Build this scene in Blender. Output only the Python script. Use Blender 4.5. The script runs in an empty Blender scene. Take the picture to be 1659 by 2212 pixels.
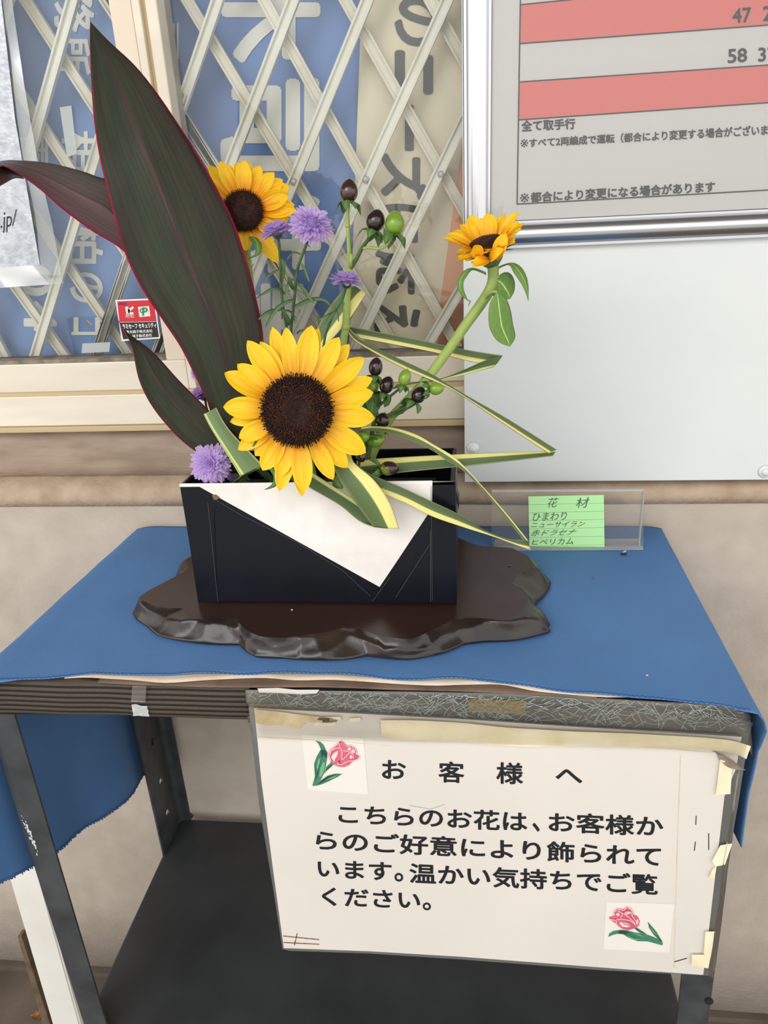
import bpy, bmesh, math, random
from math import pi, sin, cos, radians
from mathutils import Vector, Matrix, noise
from mathutils.geometry import tessellate_polygon
random.seed(7)
sc = bpy.context.scene
C = sc.collection
H = 1.305                                   # camera height over the floor
# ------------------------------------------------------------------ camera
RX = Vector((0.99327057, -0.00316008, -0.11577384))   # world X in camera axes (right, down, forward)
RY = Vector((0.10522298, -0.39304536, 0.91347877))
RZ = Vector((-0.04839104, -0.91951365, -0.39006788))
F = 1612.0
cam_d = bpy.data.cameras.new('camera')
cam_d.sensor_fit = 'VERTICAL'; cam_d.sensor_height = 36; cam_d.lens = 36 * F / 2212
cam_d.clip_start = 0.01
cam = bpy.data.objects.new('camera', cam_d); C.objects.link(cam)
M = Matrix(((RX.x, -RX.y, -RX.z, 0), (RY.x, -RY.y, -RY.z, 0), (RZ.x, -RZ.y, -RZ.z, H), (0, 0, 0, 1)))
cam.matrix_world = M
sc.camera = cam
sc.view_settings.view_transform = 'Standard'; sc.view_settings.look = 'None'
sc.view_settings.gamma = 1; sc.view_settings.use_curve_mapping = False
sc.view_settings.exposure = 0.0
# ------------------------------------------------------------------ daylight
w = bpy.data.worlds.new('sky'); sc.world = w; w.use_nodes = True
nt = w.node_tree; bg = nt.nodes['Background']
tc = nt.nodes.new('ShaderNodeTexCoord'); sep = nt.nodes.new('ShaderNodeSeparateXYZ')
rp = nt.nodes.new('ShaderNodeValToRGB')
nt.links.new(tc.outputs['Generated'], sep.inputs[0]); 
mp = nt.nodes.new('ShaderNodeMapRange'); mp.inputs[1].default_value = -0.2; mp.inputs[2].default_value = 1
nt.links.new(sep.outputs['Z'], mp.inputs[0]); nt.links.new(mp.outputs[0], rp.inputs[0]); nt.links.new(rp.outputs[0], bg.inputs[0])
e = rp.color_ramp.elements
e[0].position = 0.0; e[0].color = (0.42, 0.42, 0.41, 1)
e[1].position = 1.0; e[1].color = (0.86, 0.93, 1.0, 1)
k = e.new(0.2); k.color = (1.0, 0.99, 0.96, 1)
bg.inputs[1].default_value = 1.85
def area(name, loc, target, sx, sy, power, col=(1, 1, 1)):
    l = bpy.data.lights.new(name, 'AREA'); l.shape = 'RECTANGLE'; l.size = sx; l.size_y = sy
    l.energy = power; l.color = col
    o = bpy.data.objects.new(name, l); C.objects.link(o); o.location = loc
    o.rotation_euler = (Vector(target) - Vector(loc)).to_track_quat('-Z', 'Y').to_euler()
    return o
area('added_daylight', (-1.9, -2.4, 3.35), (-0.2, 0.75, 0.95), 3.0, 1.6, 62, (1.0, 0.98, 0.95))  # added area lamp giving the sky's light a direction from the upper left
# ------------------------------------------------------------------ pixel rays to real places
def ray(u, v):
    d = Vector(((u - 829.5) / F, (v - 1106) / F, 1.0))
    return Vector((RX.dot(d), RY.dot(d), RZ.dot(d)))
def at(u, v, y):
    d = ray(u, v); d = d * (y / d.y); d.z += H; return d
def atz(u, v, z):
    d = ray(u, v); d = d * ((z - H) / d.z); d.z += H; return d
def atx(u, v, x):
    d = ray(u, v); d = d * (x / d.x); d.z += H; return d
# ------------------------------------------------------------------ materials
def lin(c):
    c = c / 255.0
    return c / 12.92 if c <= 0.04045 else ((c + 0.055) / 1.055) ** 2.4
def rgb(t): return (lin(t[0]), lin(t[1]), lin(t[2]), 1)
MATS = {}
def mat(name, col, rough=0.5, metal=0.0, var=0.0, vscale=20, col2=None, spec=0.5, bump=0.0, bscale=200,
        coat=0.0, stretch=None, detail=4, trans=0.0, sss=0.0, contrast=(0.35, 0.65), alpha=1.0):
    m = bpy.data.materials.new(name); m.use_nodes = True
    n = m.node_tree.nodes; L = m.node_tree.links; b = n['Principled BSDF']
    b.inputs['Base Color'].default_value = rgb(col)
    b.inputs['Roughness'].default_value = rough; b.inputs['Metallic'].default_value = metal
    b.inputs['Specular IOR Level'].default_value = spec; b.inputs['Coat Weight'].default_value = coat
    b.inputs['Transmission Weight'].default_value = trans
    b.inputs['Alpha'].default_value = alpha
    if sss: 
        b.inputs['Subsurface Weight'].default_value = sss; b.inputs['Subsurface Radius'].default_value = (.01, .006, .002); b.inputs['Subsurface Scale'].default_value = .3
    t = n.new('ShaderNodeTexCoord'); mpn = n.new('ShaderNodeMapping'); L.new(t.outputs['Object'], mpn.inputs[0])
    if stretch: mpn.inputs['Scale'].default_value = stretch
    if col2 is not None or var:
        if col2 is None: col2 = tuple(max(0, c * (1 - var)) for c in col)
        ns = n.new('ShaderNodeTexNoise'); ns.inputs['Scale'].default_value = vscale; ns.inputs['Detail'].default_value = detail
        L.new(mpn.outputs[0], ns.inputs['Vector'])
        r = n.new('ShaderNodeValToRGB'); r.color_ramp.elements[0].position = contrast[0]; r.color_ramp.elements[1].position = contrast[1]
        r.color_ramp.elements[0].color = rgb(col2); r.color_ramp.elements[1].color = rgb(col)
        L.new(ns.outputs['Fac'], r.inputs[0]); L.new(r.outputs[0], b.inputs['Base Color'])
    if bump:
        nb = n.new('ShaderNodeTexNoise'); nb.inputs['Scale'].default_value = bscale; nb.inputs['Detail'].default_value = 5
        L.new(mpn.outputs[0], nb.inputs['Vector'])
        bp = n.new('ShaderNodeBump'); bp.inputs['Strength'].default_value = bump; bp.inputs['Distance'].default_value = 0.002
        L.new(nb.outputs['Fac'], bp.inputs['Height']); L.new(bp.outputs[0], b.inputs['Normal'])
    MATS[name] = m; return m
def glass_mat(name, tint=(1, 1, 1), ior=1.5, rough=0.0, haze=0.0, hazecol=(220, 220, 215)):
    m = bpy.data.materials.new(name); m.use_nodes = True
    n = m.node_tree.nodes; L = m.node_tree.links; n.remove(n['Principled BSDF'])
    out = n['Material Output']; tr = n.new('ShaderNodeBsdfTransparent'); tr.inputs[0].default_value = (*tint, 1)
    gl = n.new('ShaderNodeBsdfGlossy'); gl.inputs['Roughness'].default_value = rough
    fr = n.new('ShaderNodeFresnel'); fr.inputs[0].default_value = ior
    mx = n.new('ShaderNodeMixShader'); L.new(fr.outputs[0], mx.inputs[0]); L.new(tr.outputs[0], mx.inputs[1]); L.new(gl.outputs[0], mx.inputs[2])
    last = mx
    if haze:
        df = n.new('ShaderNodeBsdfDiffuse'); df.inputs[0].default_value = rgb(hazecol)
        m2 = n.new('ShaderNodeMixShader'); m2.inputs[0].default_value = haze
        L.new(mx.outputs[0], m2.inputs[1]); L.new(df.outputs[0], m2.inputs[2]); last = m2
    L.new(last.outputs[0], out.inputs[0]); MATS[name] = m; return m
def uv_mat(name, stops, rough=0.45, streak=0.25, scale=(60, 3, 1), coat=0.0, spec=0.5, along=None, bump=0.25, thin=0.0, veins=0.0, blotch=0.0):
    """colour bands across a blade (UV.x) with fine streaks along it (UV.y)"""
    m = bpy.data.materials.new(name); m.use_nodes = True
    n = m.node_tree.nodes; L = m.node_tree.links; b = n['Principled BSDF']
    b.inputs['Roughness'].default_value = rough; b.inputs['Coat Weight'].default_value = coat; b.inputs['Specular IOR Level'].default_value = spec
    uv = n.new('ShaderNodeTexCoord'); sp = n.new('ShaderNodeSeparateXYZ'); L.new(uv.outputs['UV'], sp.inputs[0])
    r = n.new('ShaderNodeValToRGB'); el = r.color_ramp.elements
    while len(el) > 1: el.remove(el[-1])
    el[0].position = stops[0][0]; el[0].color = rgb(stops[0][1])
    for p, c in stops[1:]:
        q = el.new(p); q.color = rgb(c)
    L.new(sp.outputs['X'], r.inputs[0])
    mpn = n.new('ShaderNodeMapping'); mpn.inputs['Scale'].default_value = scale; L.new(uv.outputs['UV'], mpn.inputs[0])
    ns = n.new('ShaderNodeTexNoise'); ns.inputs['Scale'].default_value = 1.0; ns.inputs['Detail'].default_value = 3; L.new(mpn.outputs[0], ns.inputs['Vector'])
    if veins:                                      # side veins run obliquely out from the midrib
        sb = n.new('ShaderNodeMath'); sb.operation = 'SUBTRACT'; L.new(sp.outputs['X'], sb.inputs[0]); sb.inputs[1].default_value = .5
        ab = n.new('ShaderNodeMath'); ab.operation = 'ABSOLUTE'; L.new(sb.outputs[0], ab.inputs[0])
        ml = n.new('ShaderNodeMath'); ml.operation = 'MULTIPLY_ADD'; L.new(sp.outputs['Y'], ml.inputs[0]); ml.inputs[1].default_value = veins; L.new(ab.outputs[0], ml.inputs[2])
        cb = n.new('ShaderNodeCombineXYZ'); L.new(ml.outputs[0], cb.inputs['X']); L.new(sp.outputs['Y'], cb.inputs['Y']); L.new(sp.outputs['X'], cb.inputs['Z']); L.new(cb.outputs[0], mpn.inputs[0])
    hs = n.new('ShaderNodeMapRange'); hs.inputs[1].default_value = .3; hs.inputs[2].default_value = .7
    hs.inputs[3].default_value = 1 - streak; hs.inputs[4].default_value = 1 + streak; L.new(ns.outputs['Fac'], hs.inputs[0])
    mul = n.new('ShaderNodeVectorMath'); mul.operation = 'SCALE'; L.new(r.outputs[0], mul.inputs[0]); L.new(hs.outputs[0], mul.inputs['Scale'])
    src = mul.outputs[0]
    if blotch:
        n2 = n.new('ShaderNodeTexNoise'); n2.inputs['Scale'].default_value = 5; n2.inputs['Detail'].default_value = 4; L.new(uv.outputs['UV'], n2.inputs['Vector'])
        m2 = n.new('ShaderNodeMapRange'); m2.inputs[1].default_value = .3; m2.inputs[2].default_value = .7; m2.inputs[3].default_value = 1 - blotch; m2.inputs[4].default_value = 1 + blotch; L.new(n2.outputs['Fac'], m2.inputs[0])
        mb = n.new('ShaderNodeVectorMath'); mb.operation = 'SCALE'; L.new(src, mb.inputs[0]); L.new(m2.outputs[0], mb.inputs['Scale']); src = mb.outputs[0]
    if along:
        r2 = n.new('ShaderNodeValToRGB'); r2.color_ramp.elements[0].position = along[0][0]; r2.color_ramp.elements[0].color = rgb(along[0][1])
        r2.color_ramp.elements[1].position = along[1][0]; r2.color_ramp.elements[1].color = rgb(along[1][1]); L.new(sp.outputs['Y'], r2.inputs[0])
        mm = n.new('ShaderNodeVectorMath'); mm.operation = 'MULTIPLY'; L.new(src, mm.inputs[0]); L.new(r2.outputs[0], mm.inputs[1]); src = mm.outputs[0]
    L.new(src, b.inputs['Base Color'])
    if bump:
        bp = n.new('ShaderNodeBump'); bp.inputs['Strength'].default_value = bump; bp.inputs['Distance'].default_value = 0.001
        L.new(ns.outputs['Fac'], bp.inputs['Height']); L.new(bp.outputs[0], b.inputs['Normal'])
    if thin:
        tl = n.new('ShaderNodeBsdfTranslucent'); mx = n.new('ShaderNodeMixShader'); mx.inputs[0].default_value = thin
        L.new(src, tl.inputs[0]); L.new(b.outputs[0], mx.inputs[1]); L.new(tl.outputs[0], mx.inputs[2]); L.new(mx.outputs[0], n['Material Output'].inputs[0])
    MATS[name] = m; return m

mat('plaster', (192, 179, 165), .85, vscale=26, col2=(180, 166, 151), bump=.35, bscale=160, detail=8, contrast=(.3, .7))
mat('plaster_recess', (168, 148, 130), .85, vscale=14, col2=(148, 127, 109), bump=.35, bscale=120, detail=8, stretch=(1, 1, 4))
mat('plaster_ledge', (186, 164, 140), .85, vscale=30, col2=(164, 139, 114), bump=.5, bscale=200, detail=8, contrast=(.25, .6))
mat('concrete', (112, 98, 84), .9, vscale=6, col2=(78, 66, 55), bump=.4, bscale=60, detail=8)
mat('bounce_ground', (196, 190, 180), .85, vscale=8, col2=(176, 170, 160))
mat('canopy', (150, 146, 138), .8, vscale=3, col2=(130, 126, 118))
mat('opposite', (150, 148, 140), .9, vscale=2, col2=(100, 110, 90))
mat('alu_cream', (232, 222, 204), .38, vscale=5, col2=(222, 210, 190), stretch=(1, 1, 6))
mat('alu_beige', (230, 214, 194), .45, vscale=8, col2=(222, 204, 182))
mat('alu_tan', (196, 172, 132), .5)
mat('seal', (150, 138, 120), .7, var=.3, vscale=60)
mat('black_gap', (22, 20, 18), .9)
glass_mat('pane', (.985, .992, .99), 1.45, haze=.012)
mat('slat', (246, 243, 230), .5, vscale=14, col2=(232, 227, 210), stretch=(1, 1, 1))
mat('slat_dark', (240, 234, 216), .55, vscale=14, col2=(222, 212, 192))
mat('rivet', (206, 203, 192), .4, .3)
mat('banner_blue', (128, 158, 208), .7, vscale=5, col2=(116, 147, 198))
mat('banner_deep', (116, 148, 204), .7, vscale=4, col2=(104, 136, 192))
mat('banner_white', (240, 236, 224), .7)
mat('poster_beige', (236, 224, 196), .7, vscale=4, col2=(228, 214, 184))
mat('poster_orange', (240, 170, 130), .7, vscale=5, col2=(232, 160, 120))
mat('poster_ink', (82, 84, 82), .6)
mat('dark_room', (70, 66, 60), .9)
mat('panel_white', (222, 223, 219), .28, vscale=3, col2=(210, 212, 211), coat=.2)
mat('cap_white', (224, 224, 222), .35)
mat('frame_alu', (205, 205, 208), .26, 1.0)
mat('sheet', (226, 222, 218), .6)
mat('band_red', (238, 124, 114), .6)
mat('ink', (30, 30, 32), .6)
mat('ink_black', (18, 19, 24), .55)
glass_mat('acrylic_cover', (.98, .98, .98), 1.45, haze=.03)
glass_mat('acrylic', (.97, .97, .96), 1.45, haze=.06, hazecol=(235, 225, 215))
glass_mat('acrylic_edge', (.9, .92, .92), 1.45, haze=.3, hazecol=(235, 238, 240))
glass_mat('vinyl', (.98, .99, .98), 1.9, rough=.04, haze=.14, hazecol=(235, 240, 238))
mat('silver_paper', (206, 209, 214), .3, .2, vscale=90, col2=(176, 180, 188), bump=.35, bscale=260)
mat('sticker_white', (238, 236, 232), .5)
mat('sticker_red', (214, 32, 48), .5)
mat('sticker_black', (24, 22, 22), .5)
mat('sticker_green', (38, 150, 72), .5)
mat('sticker_navy', (60, 40, 110), .5)
glass_mat('old_tape', (.95, .96, .96), 1.4, rough=.3, haze=.6, hazecol=(208, 212, 210))
mat('cloth_blue', (86, 127, 176), .7, vscale=7, col2=(77, 117, 166), spec=.3, bump=.25, bscale=900, contrast=(.3, .7))
mat('hem_blue', (40, 84, 138), .9)
mat('cream_paper', (228, 212, 190), .8, vscale=20, col2=(206, 186, 160))
mat('brown_vinyl', (120, 96, 80), .5, vscale=30, col2=(92, 72, 60))
mat('steel_grey', (72, 74, 76), .42, .15, vscale=24, col2=(52, 54, 56), bump=.1, bscale=100)
mat('steel_shelf', (56, 57, 58), .5, .1, vscale=10, col2=(44, 45, 46), bump=.15, bscale=60, detail=8)
mat('paint_chip', (200, 204, 204), .6)
mat('plank_white', (232, 228, 220), .4, vscale=8, col2=(222, 216, 206))
mat('plank_edge', (176, 160, 136), .6)
mat('stick_brown', (112, 92, 72), .75, var=.25, vscale=40)
mat('wood_dark', (52, 31, 25), .24, vscale=7, col2=(46, 26, 21), stretch=(1, 6, 6), coat=0, spec=.42, bump=.06, bscale=300)
mat('wood_carved', (52, 41, 35), .24, vscale=22, col2=(32, 24, 20), bump=.15, bscale=120, spec=.5)
mat('lacquer_black', (9, 14, 24), .32, vscale=30, col2=(6, 10, 18), bump=.12, bscale=25, stretch=(1, 1, .3), spec=.28)
mat('lacquer_white', (236, 229, 223), .4, vscale=40, col2=(226, 218, 211))
mat('vase_inside', (26, 28, 28), .5)
mat('scratch', (70, 72, 72), .6)
mat('note_green', (186, 238, 166), .7)
mat('note_line', (140, 186, 130), .7)
mat('pencil', (70, 84, 72), .7)
mat('laminate_paper', (219, 211, 201), .42, vscale=6, col2=(214, 206, 197), coat=.15)
glass_mat('laminate', (.9, .91, .9), 1.5, rough=.08, haze=.3, hazecol=(150, 150, 145))
mat('cutout_paper', (226, 219, 209), .5)
mat('tape_yellow', (240, 230, 200), .5, vscale=45, col2=(228, 212, 172), bump=.25, bscale=70, detail=6, contrast=(.25, .6))
mat('tape_brown', (230, 212, 176), .45, vscale=60, col2=(206, 178, 128), bump=.2, bscale=90)
mat('rust_mark', (150, 104, 74), .7, var=.4, vscale=300)
mat('crease_grey', (176, 168, 158), .7)
mat('curl_film', (122, 106, 88), .35, vscale=60, col2=(160, 146, 128))
glass_mat('amber_film', (.9, .84, .7), 1.4, rough=.15, haze=.25, hazecol=(190, 165, 110))
glass_mat('clear_tape', (.97, .965, .95), 1.4, rough=.15, haze=.05, hazecol=(200, 194, 180))
mat('washi', (104, 99, 90), .35, vscale=12, col2=(82, 78, 72), coat=.1, stretch=(1, 1, 3))
mat('fibre', (178, 190, 186), .5)
mat('tulip_pink', (218, 112, 130), .5, vscale=50, col2=(198, 84, 102), stretch=(1, 1, .5))
mat('tulip_light', (240, 176, 184), .5)
mat('tulip_pale', (244, 206, 206), .5)
mat('tulip_green', (66, 134, 102), .5, vscale=50, col2=(48, 104, 84))
mat('tulip_green_light', (110, 168, 120), .5)
mat('tulip_dark', (34, 66, 60), .5)
mat('disc_brown', (64, 28, 15), .8, var=.4, vscale=300)
mat('floret_dark', (34, 14, 10), .75)
mat('floret_brown', (104, 50, 22), .75)
mat('stem_green', (160, 176, 92), .55, vscale=40, col2=(128, 150, 72), stretch=(1, 1, .3))
mat('stem_dark', (70, 104, 46), .55, var=.25, vscale=60)
mat('sepal_green', (92, 124, 62), .6, var=.3, vscale=80)
mat('aster_green', (62, 96, 52), .6, var=.3, vscale=80)
mat('berry_dark', (46, 24, 24), .18, vscale=60, col2=(30, 14, 18), coat=.4)
mat('berry_brown', (74, 40, 28), .18, vscale=60, col2=(46, 24, 20), coat=.4)
mat('berry_green', (122, 154, 44), .25, vscale=60, col2=(104, 138, 36), coat=.3)
mat('berry_half', (118, 128, 48), .2, vscale=70, col2=(46, 26, 22), coat=.4, contrast=(.42, .55))
mat('crumb', (120, 92, 60), .8); mat('insect', (36, 32, 32), .6); mat('dry_leaf', (176, 118, 44), .8, var=.4, vscale=200)
mat('foam', (30, 34, 28), .9)
uv_mat('petal', [(0, (255, 212, 30)), (.5, (252, 200, 14)), (1, (255, 212, 30))], rough=.5, streak=.14, scale=(14, 1.2, 1),
       along=((.0, (246, 190, 120)), (.55, (255, 255, 255))), bump=.5, thin=.2)
uv_mat('petal_orange', [(0, (255, 210, 32)), (.5, (254, 199, 18)), (1, (255, 210, 32))], rough=.5, streak=.14, scale=(14, 1.2, 1),
       along=((.0, (246, 184, 120)), (.6, (255, 255, 255))), bump=.5, thin=.25)
uv_mat('aster_petal', [(0, (232, 214, 246)), (.5, (212, 184, 236)), (1, (232, 214, 246))], rough=.6, streak=.1, scale=(4, 1, 1),
       along=((.05, (205, 190, 230)), (.6, (255, 250, 255))), bump=0, thin=.5)
uv_mat('cordyline', [(0, (150, 16, 58)), (.012, (126, 14, 48)), (.022, (46, 40, 28)), (.3, (42, 50, 32)), (.485, (50, 48, 36)), (.492, (74, 44, 44)), (.508, (74, 44, 44)), (.515, (50, 50, 36)),
        (.72, (44, 46, 30)), (.978, (48, 40, 32)), (.988, (126, 14, 48)), (1, (150, 16, 58))], rough=.5, streak=.3, scale=(75, 2.0, 3), coat=0, spec=.2, bump=.2, veins=.16, blotch=.3)
uv_mat('cordyline_red', [(0, (150, 16, 58)), (.03, (120, 24, 54)), (.06, (84, 58, 58)), (.5, (92, 72, 70)), (.52, (70, 44, 44)), (.56, (84, 70, 66)), (1, (74, 66, 60))],
       rough=.5, streak=.25, scale=(60, 2, 3), coat=0, spec=.25, bump=.2, veins=.16, blotch=.2)
uv_mat('cordyline_under', [(0, (58, 34, 30)), (1, (46, 30, 26))], rough=.5, streak=.2)
uv_mat('flax', [(0, (120, 60, 40)), (.02, (226, 216, 132)), (.38, (218, 210, 126)), (.4, (108, 122, 68)), (.46, (90, 108, 60)), (.6, (80, 98, 54)), (.92, (74, 92, 52)), (.97, (130, 138, 84)), (1, (140, 140, 90))],
       rough=.45, streak=.14, scale=(60, 1.5, 1), bump=.3)
uv_mat('flax_flip', [(0, (140, 140, 90)), (.03, (122, 134, 84)), (.1, (80, 98, 54)), (.54, (90, 110, 62)), (.58, (124, 136, 82)), (.6, (230, 220, 134)), (.98, (226, 216, 132)), (1, (150, 80, 50))],
       rough=.45, streak=.14, scale=(60, 1.5, 1), bump=.3)
uv_mat('flax_dark', [(0, (150, 150, 100)), (.06, (72, 94, 48)), (.7, (62, 84, 42)), (.74, (180, 186, 110)), (.95, (200, 202, 122)), (1, (150, 110, 70))],
       rough=.45, streak=.12, scale=(60, 1.5, 1), bump=.3)
uv_mat('flax_stripe', [(0, (214, 220, 150)), (.06, (130, 146, 80)), (.1, (216, 222, 140)), (.15, (200, 210, 120)), (.2, (110, 134, 80)), (.9, (96, 122, 72)), (.96, (206, 206, 146)), (1, (196, 180, 120))],
       rough=.45, streak=.1, scale=(60, 1.5, 1), bump=.3)
uv_mat('sun_leaf', [(0, (104, 136, 58)), (.46, (94, 130, 54)), (.49, (176, 196, 120)), (.51, (176, 196, 120)), (.54, (94, 130, 54)), (1, (88, 122, 50))], rough=.6, streak=.12, scale=(10, 10, 1))
uv_mat('small_leaf', [(0, (70, 104, 44)), (.45, (74, 112, 46)), (.5, (112, 144, 76)), (.55, (74, 112, 46)), (1, (66, 98, 42))], rough=.5, streak=.15, scale=(10, 8, 1))
uv_mat('aster_leaf', [(0, (62, 92, 52)), (.5, (92, 120, 74)), (1, (58, 88, 48))], rough=.55, streak=.1)
# striped wrap: dark ribs along X
def stripe_mat():
    m = bpy.data.materials.new('striped_fabric'); m.use_nodes = True
    n = m.node_tree.nodes; L = m.node_tree.links; b = n['Principled BSDF']; b.inputs['Roughness'].default_value = .85
    t = n.new('ShaderNodeTexCoord'); wv = n.new('ShaderNodeTexWave'); wv.bands_direction = 'Z'; wv.inputs['Scale'].default_value = 58
    wv.inputs['Distortion'].default_value = .6; wv.inputs['Detail'].default_value = 1; wv.inputs['Detail Scale'].default_value = .3
    L.new(t.outputs['Object'], wv.inputs[0])
    r = n.new('ShaderNodeValToRGB'); r.color_ramp.elements[0].position = .3; r.color_ramp.elements[0].color = rgb((18, 16, 14))
    r.color_ramp.elements[1].position = .55; r.color_ramp.elements[1].color = rgb((80, 68, 55))
    ck = n.new('ShaderNodeTexNoise'); ck.inputs['Scale'].default_value = 700; L.new(t.outputs['Object'], ck.inputs['Vector'])
    mr = n.new('ShaderNodeMapRange'); mr.inputs[3].default_value = .6; mr.inputs[4].default_value = 1.3; L.new(ck.outputs['Fac'], mr.inputs[0])
    sm = n.new('ShaderNodeVectorMath'); sm.operation = 'SCALE'
    L.new(wv.outputs['Fac'], r.inputs[0]); L.new(r.outputs[0], sm.inputs[0]); L.new(mr.outputs[0], sm.inputs['Scale']); L.new(sm.outputs[0], b.inputs['Base Color'])
    bp = n.new('ShaderNodeBump'); bp.inputs['Strength'].default_value = .4; bp.inputs['Distance'].default_value = .001; L.new(wv.outputs['Fac'], bp.inputs['Height']); L.new(bp.outputs[0], b.inputs['Normal'])
    MATS['striped_fabric'] = m
stripe_mat()
# ------------------------------------------------------------------ object helpers
def link(name, me, m=None, parent=None, smooth=False):
    o = bpy.data.objects.new(name, me); C.objects.link(o)
    if m: me.materials.append(MATS[m])
    if parent is not None: o.parent = parent; o.matrix_parent_inverse = parent.matrix_world.inverted()
    if smooth:
        for p in me.polygons: p.use_smooth = True
    return o
def tag(o, label, cat, group=None):
    o['label'] = label; o['category'] = cat
    if group: o['group'] = group
    return o
def struct(o): o['kind'] = 'structure'; return o
def thing(name, loc, label, cat, group=None):
    o = bpy.data.objects.new(name, None); C.objects.link(o); o.empty_display_size = .02
    o.location = loc; o.matrix_world = Matrix.Translation(Vector(loc)); return tag(o, label, cat, group)
def from_bm(name, bm, m, parent=None, smooth=False, fix=True):
    if fix: bmesh.ops.recalc_face_normals(bm, faces=bm.faces)
    me = bpy.data.meshes.new(name); bm.to_mesh(me); bm.free(); return link(name, me, m, parent, smooth)
def add_box(bm, a, b):
    x0, y0, z0 = a; x1, y1, z1 = b
    v = [bm.verts.new(p) for p in ((x0, y0, z0), (x1, y0, z0), (x1, y1, z0), (x0, y1, z0), (x0, y0, z1), (x1, y0, z1), (x1, y1, z1), (x0, y1, z1))]
    for f in ((0, 3, 2, 1), (4, 5, 6, 7), (0, 1, 5, 4), (1, 2, 6, 5), (2, 3, 7, 6), (3, 0, 4, 7)): bm.faces.new([v[i] for i in f])
def box(name, a, b, m, parent=None, bev=0.0):
    bm = bmesh.new(); add_box(bm, a, b)
    if bev: bmesh.ops.bevel(bm, geom=list(bm.edges), offset=bev, segments=2, profile=.5, affect='EDGES')
    return from_bm(name, bm, m, parent)
def slab(name, pts, back, m, parent=None, bev=0):
    """polygon of 3D points with thickness along vector `back`"""
    bm = bmesh.new(); back = Vector(back); n = len(pts)
    f = [bm.verts.new(p) for p in pts]; k = [bm.verts.new(Vector(p) + back) for p in pts]
    for t in tessellate_polygon([[Vector(p) for p in pts]]):
        try:
            bm.faces.new([f[i] for i in t]); bm.faces.new([k[i] for i in reversed(t)])
        except ValueError: pass
    for i in range(n):
        j = (i + 1) % n; bm.faces.new((f[j], f[i], k[i], k[j]))
    return from_bm(name, bm, m, parent)
def catmull(pts, n):
    """resample list of tuples evenly in parameter with Catmull-Rom"""
    P = [Vector(p) for p in pts]; L = len(P)
    if L == 2: return [P[0].lerp(P[1], i / (n - 1)) for i in range(n)]
    d = [0]
    for i in range(1, L): d.append(d[-1] + max(1e-9, (P[i] - P[i - 1]).length))
    out = []
    for i in range(n):
        s = d[-1] * i / (n - 1); j = 0
        while j < L - 2 and d[j + 1] < s: j += 1
        t = min(1, max(0, (s - d[j]) / (d[j + 1] - d[j])))
        p0 = P[max(0, j - 1)]; p1 = P[j]; p2 = P[j + 1]; p3 = P[min(L - 1, j + 2)]
        out.append(.5 * (2 * p1 + (p2 - p0) * t + (2 * p0 - 5 * p1 + 4 * p2 - p3) * t * t + (3 * p1 - p0 - 3 * p2 + p3) * t ** 3))
    return out
def add_tube(bm, pts, r0, r1=None, seg=8, n=None, cap=True):
    if r1 is None: r1 = r0
    P = catmull(pts, n) if n else [Vector(p) for p in pts]
    rings = []; up = None; N = len(P)
    for i, p in enumerate(P):
        d = (P[min(N - 1, i + 1)] - P[max(0, i - 1)]).normalized()
        if up is None:
            up = d.orthogonal().normalized()
        up = (up - d * up.dot(d)).normalized(); s = d.cross(up)
        r = r0 + (r1 - r0) * i / (N - 1)
        rings.append([bm.verts.new(p + (up * cos(2 * pi * k / seg) + s * sin(2 * pi * k / seg)) * r) for k in range(seg)])
    for a, b in zip(rings, rings[1:]):
        for k in range(seg): bm.faces.new((a[k], a[(k + 1) % seg], b[(k + 1) % seg], b[k]))
    if cap:
        bm.faces.new(list(reversed(rings[0]))); bm.faces.new(rings[-1])
def tube(name, pts, r0, r1, m, parent=None, seg=10, n=None):
    bm = bmesh.new(); add_tube(bm, pts, r0, r1, seg, n); return from_bm(name, bm, m, parent, True)
def add_blade(bm, Lp, Rp, n=24, m=8, fold=0.0, wave=0.0, seed=0, cup=0.0):
    """surface between two 3D edge lines; UV.x across, UV.y along"""
    uvl = bm.loops.layers.uv.verify()
    A = catmull(Lp, n); B = catmull(Rp, n); g = []
    for i in range(n):
        row = []
        d = ((A[min(n - 1, i + 1)] + B[min(n - 1, i + 1)]) - (A[max(0, i - 1)] + B[max(0, i - 1)]))
        wv = B[i] - A[i]; nn = d.cross(wv)
        if nn.length > 1e-12: nn.normalize()
        W = wv.length
        for j in range(m + 1):
            s = j / m; p = A[i].lerp(B[i], s)
            h = fold * W * (1 - abs(2 * s - 1)) + cup * W * (1 - (2 * s - 1) ** 2)
            if wave: h += wave * W * noise.noise(Vector((s * 2 + seed, i / n * 6, seed)))
            row.append((bm.verts.new(p + nn * h), (s, i / (n - 1))))
        g.append(row)
    for i in range(n - 1):
        for j in range(m):
            q = (g[i][j], g[i][j + 1], g[i + 1][j + 1], g[i + 1][j])
            f = bm.faces.new([x[0] for x in q]); f.smooth = True
            for l, x in zip(f.loops, q): l[uvl].uv = x[1]
def blade(name, Lp, Rp, mt, parent=None, thick=.0006, **k):
    bm = bmesh.new(); add_blade(bm, Lp, Rp, **k)
    o = from_bm(name, bm, mt, parent, fix=False)
    if thick:
        s = o.modifiers.new('thickness', 'SOLIDIFY'); s.thickness = thick; s.offset = 0
    return o
def pxl(pts, y=None):
    """list of (u, v[, y]) pixels to 3D"""
    return [at(p[0], p[1], p[2] if len(p) > 2 else y) for p in pts]
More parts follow.
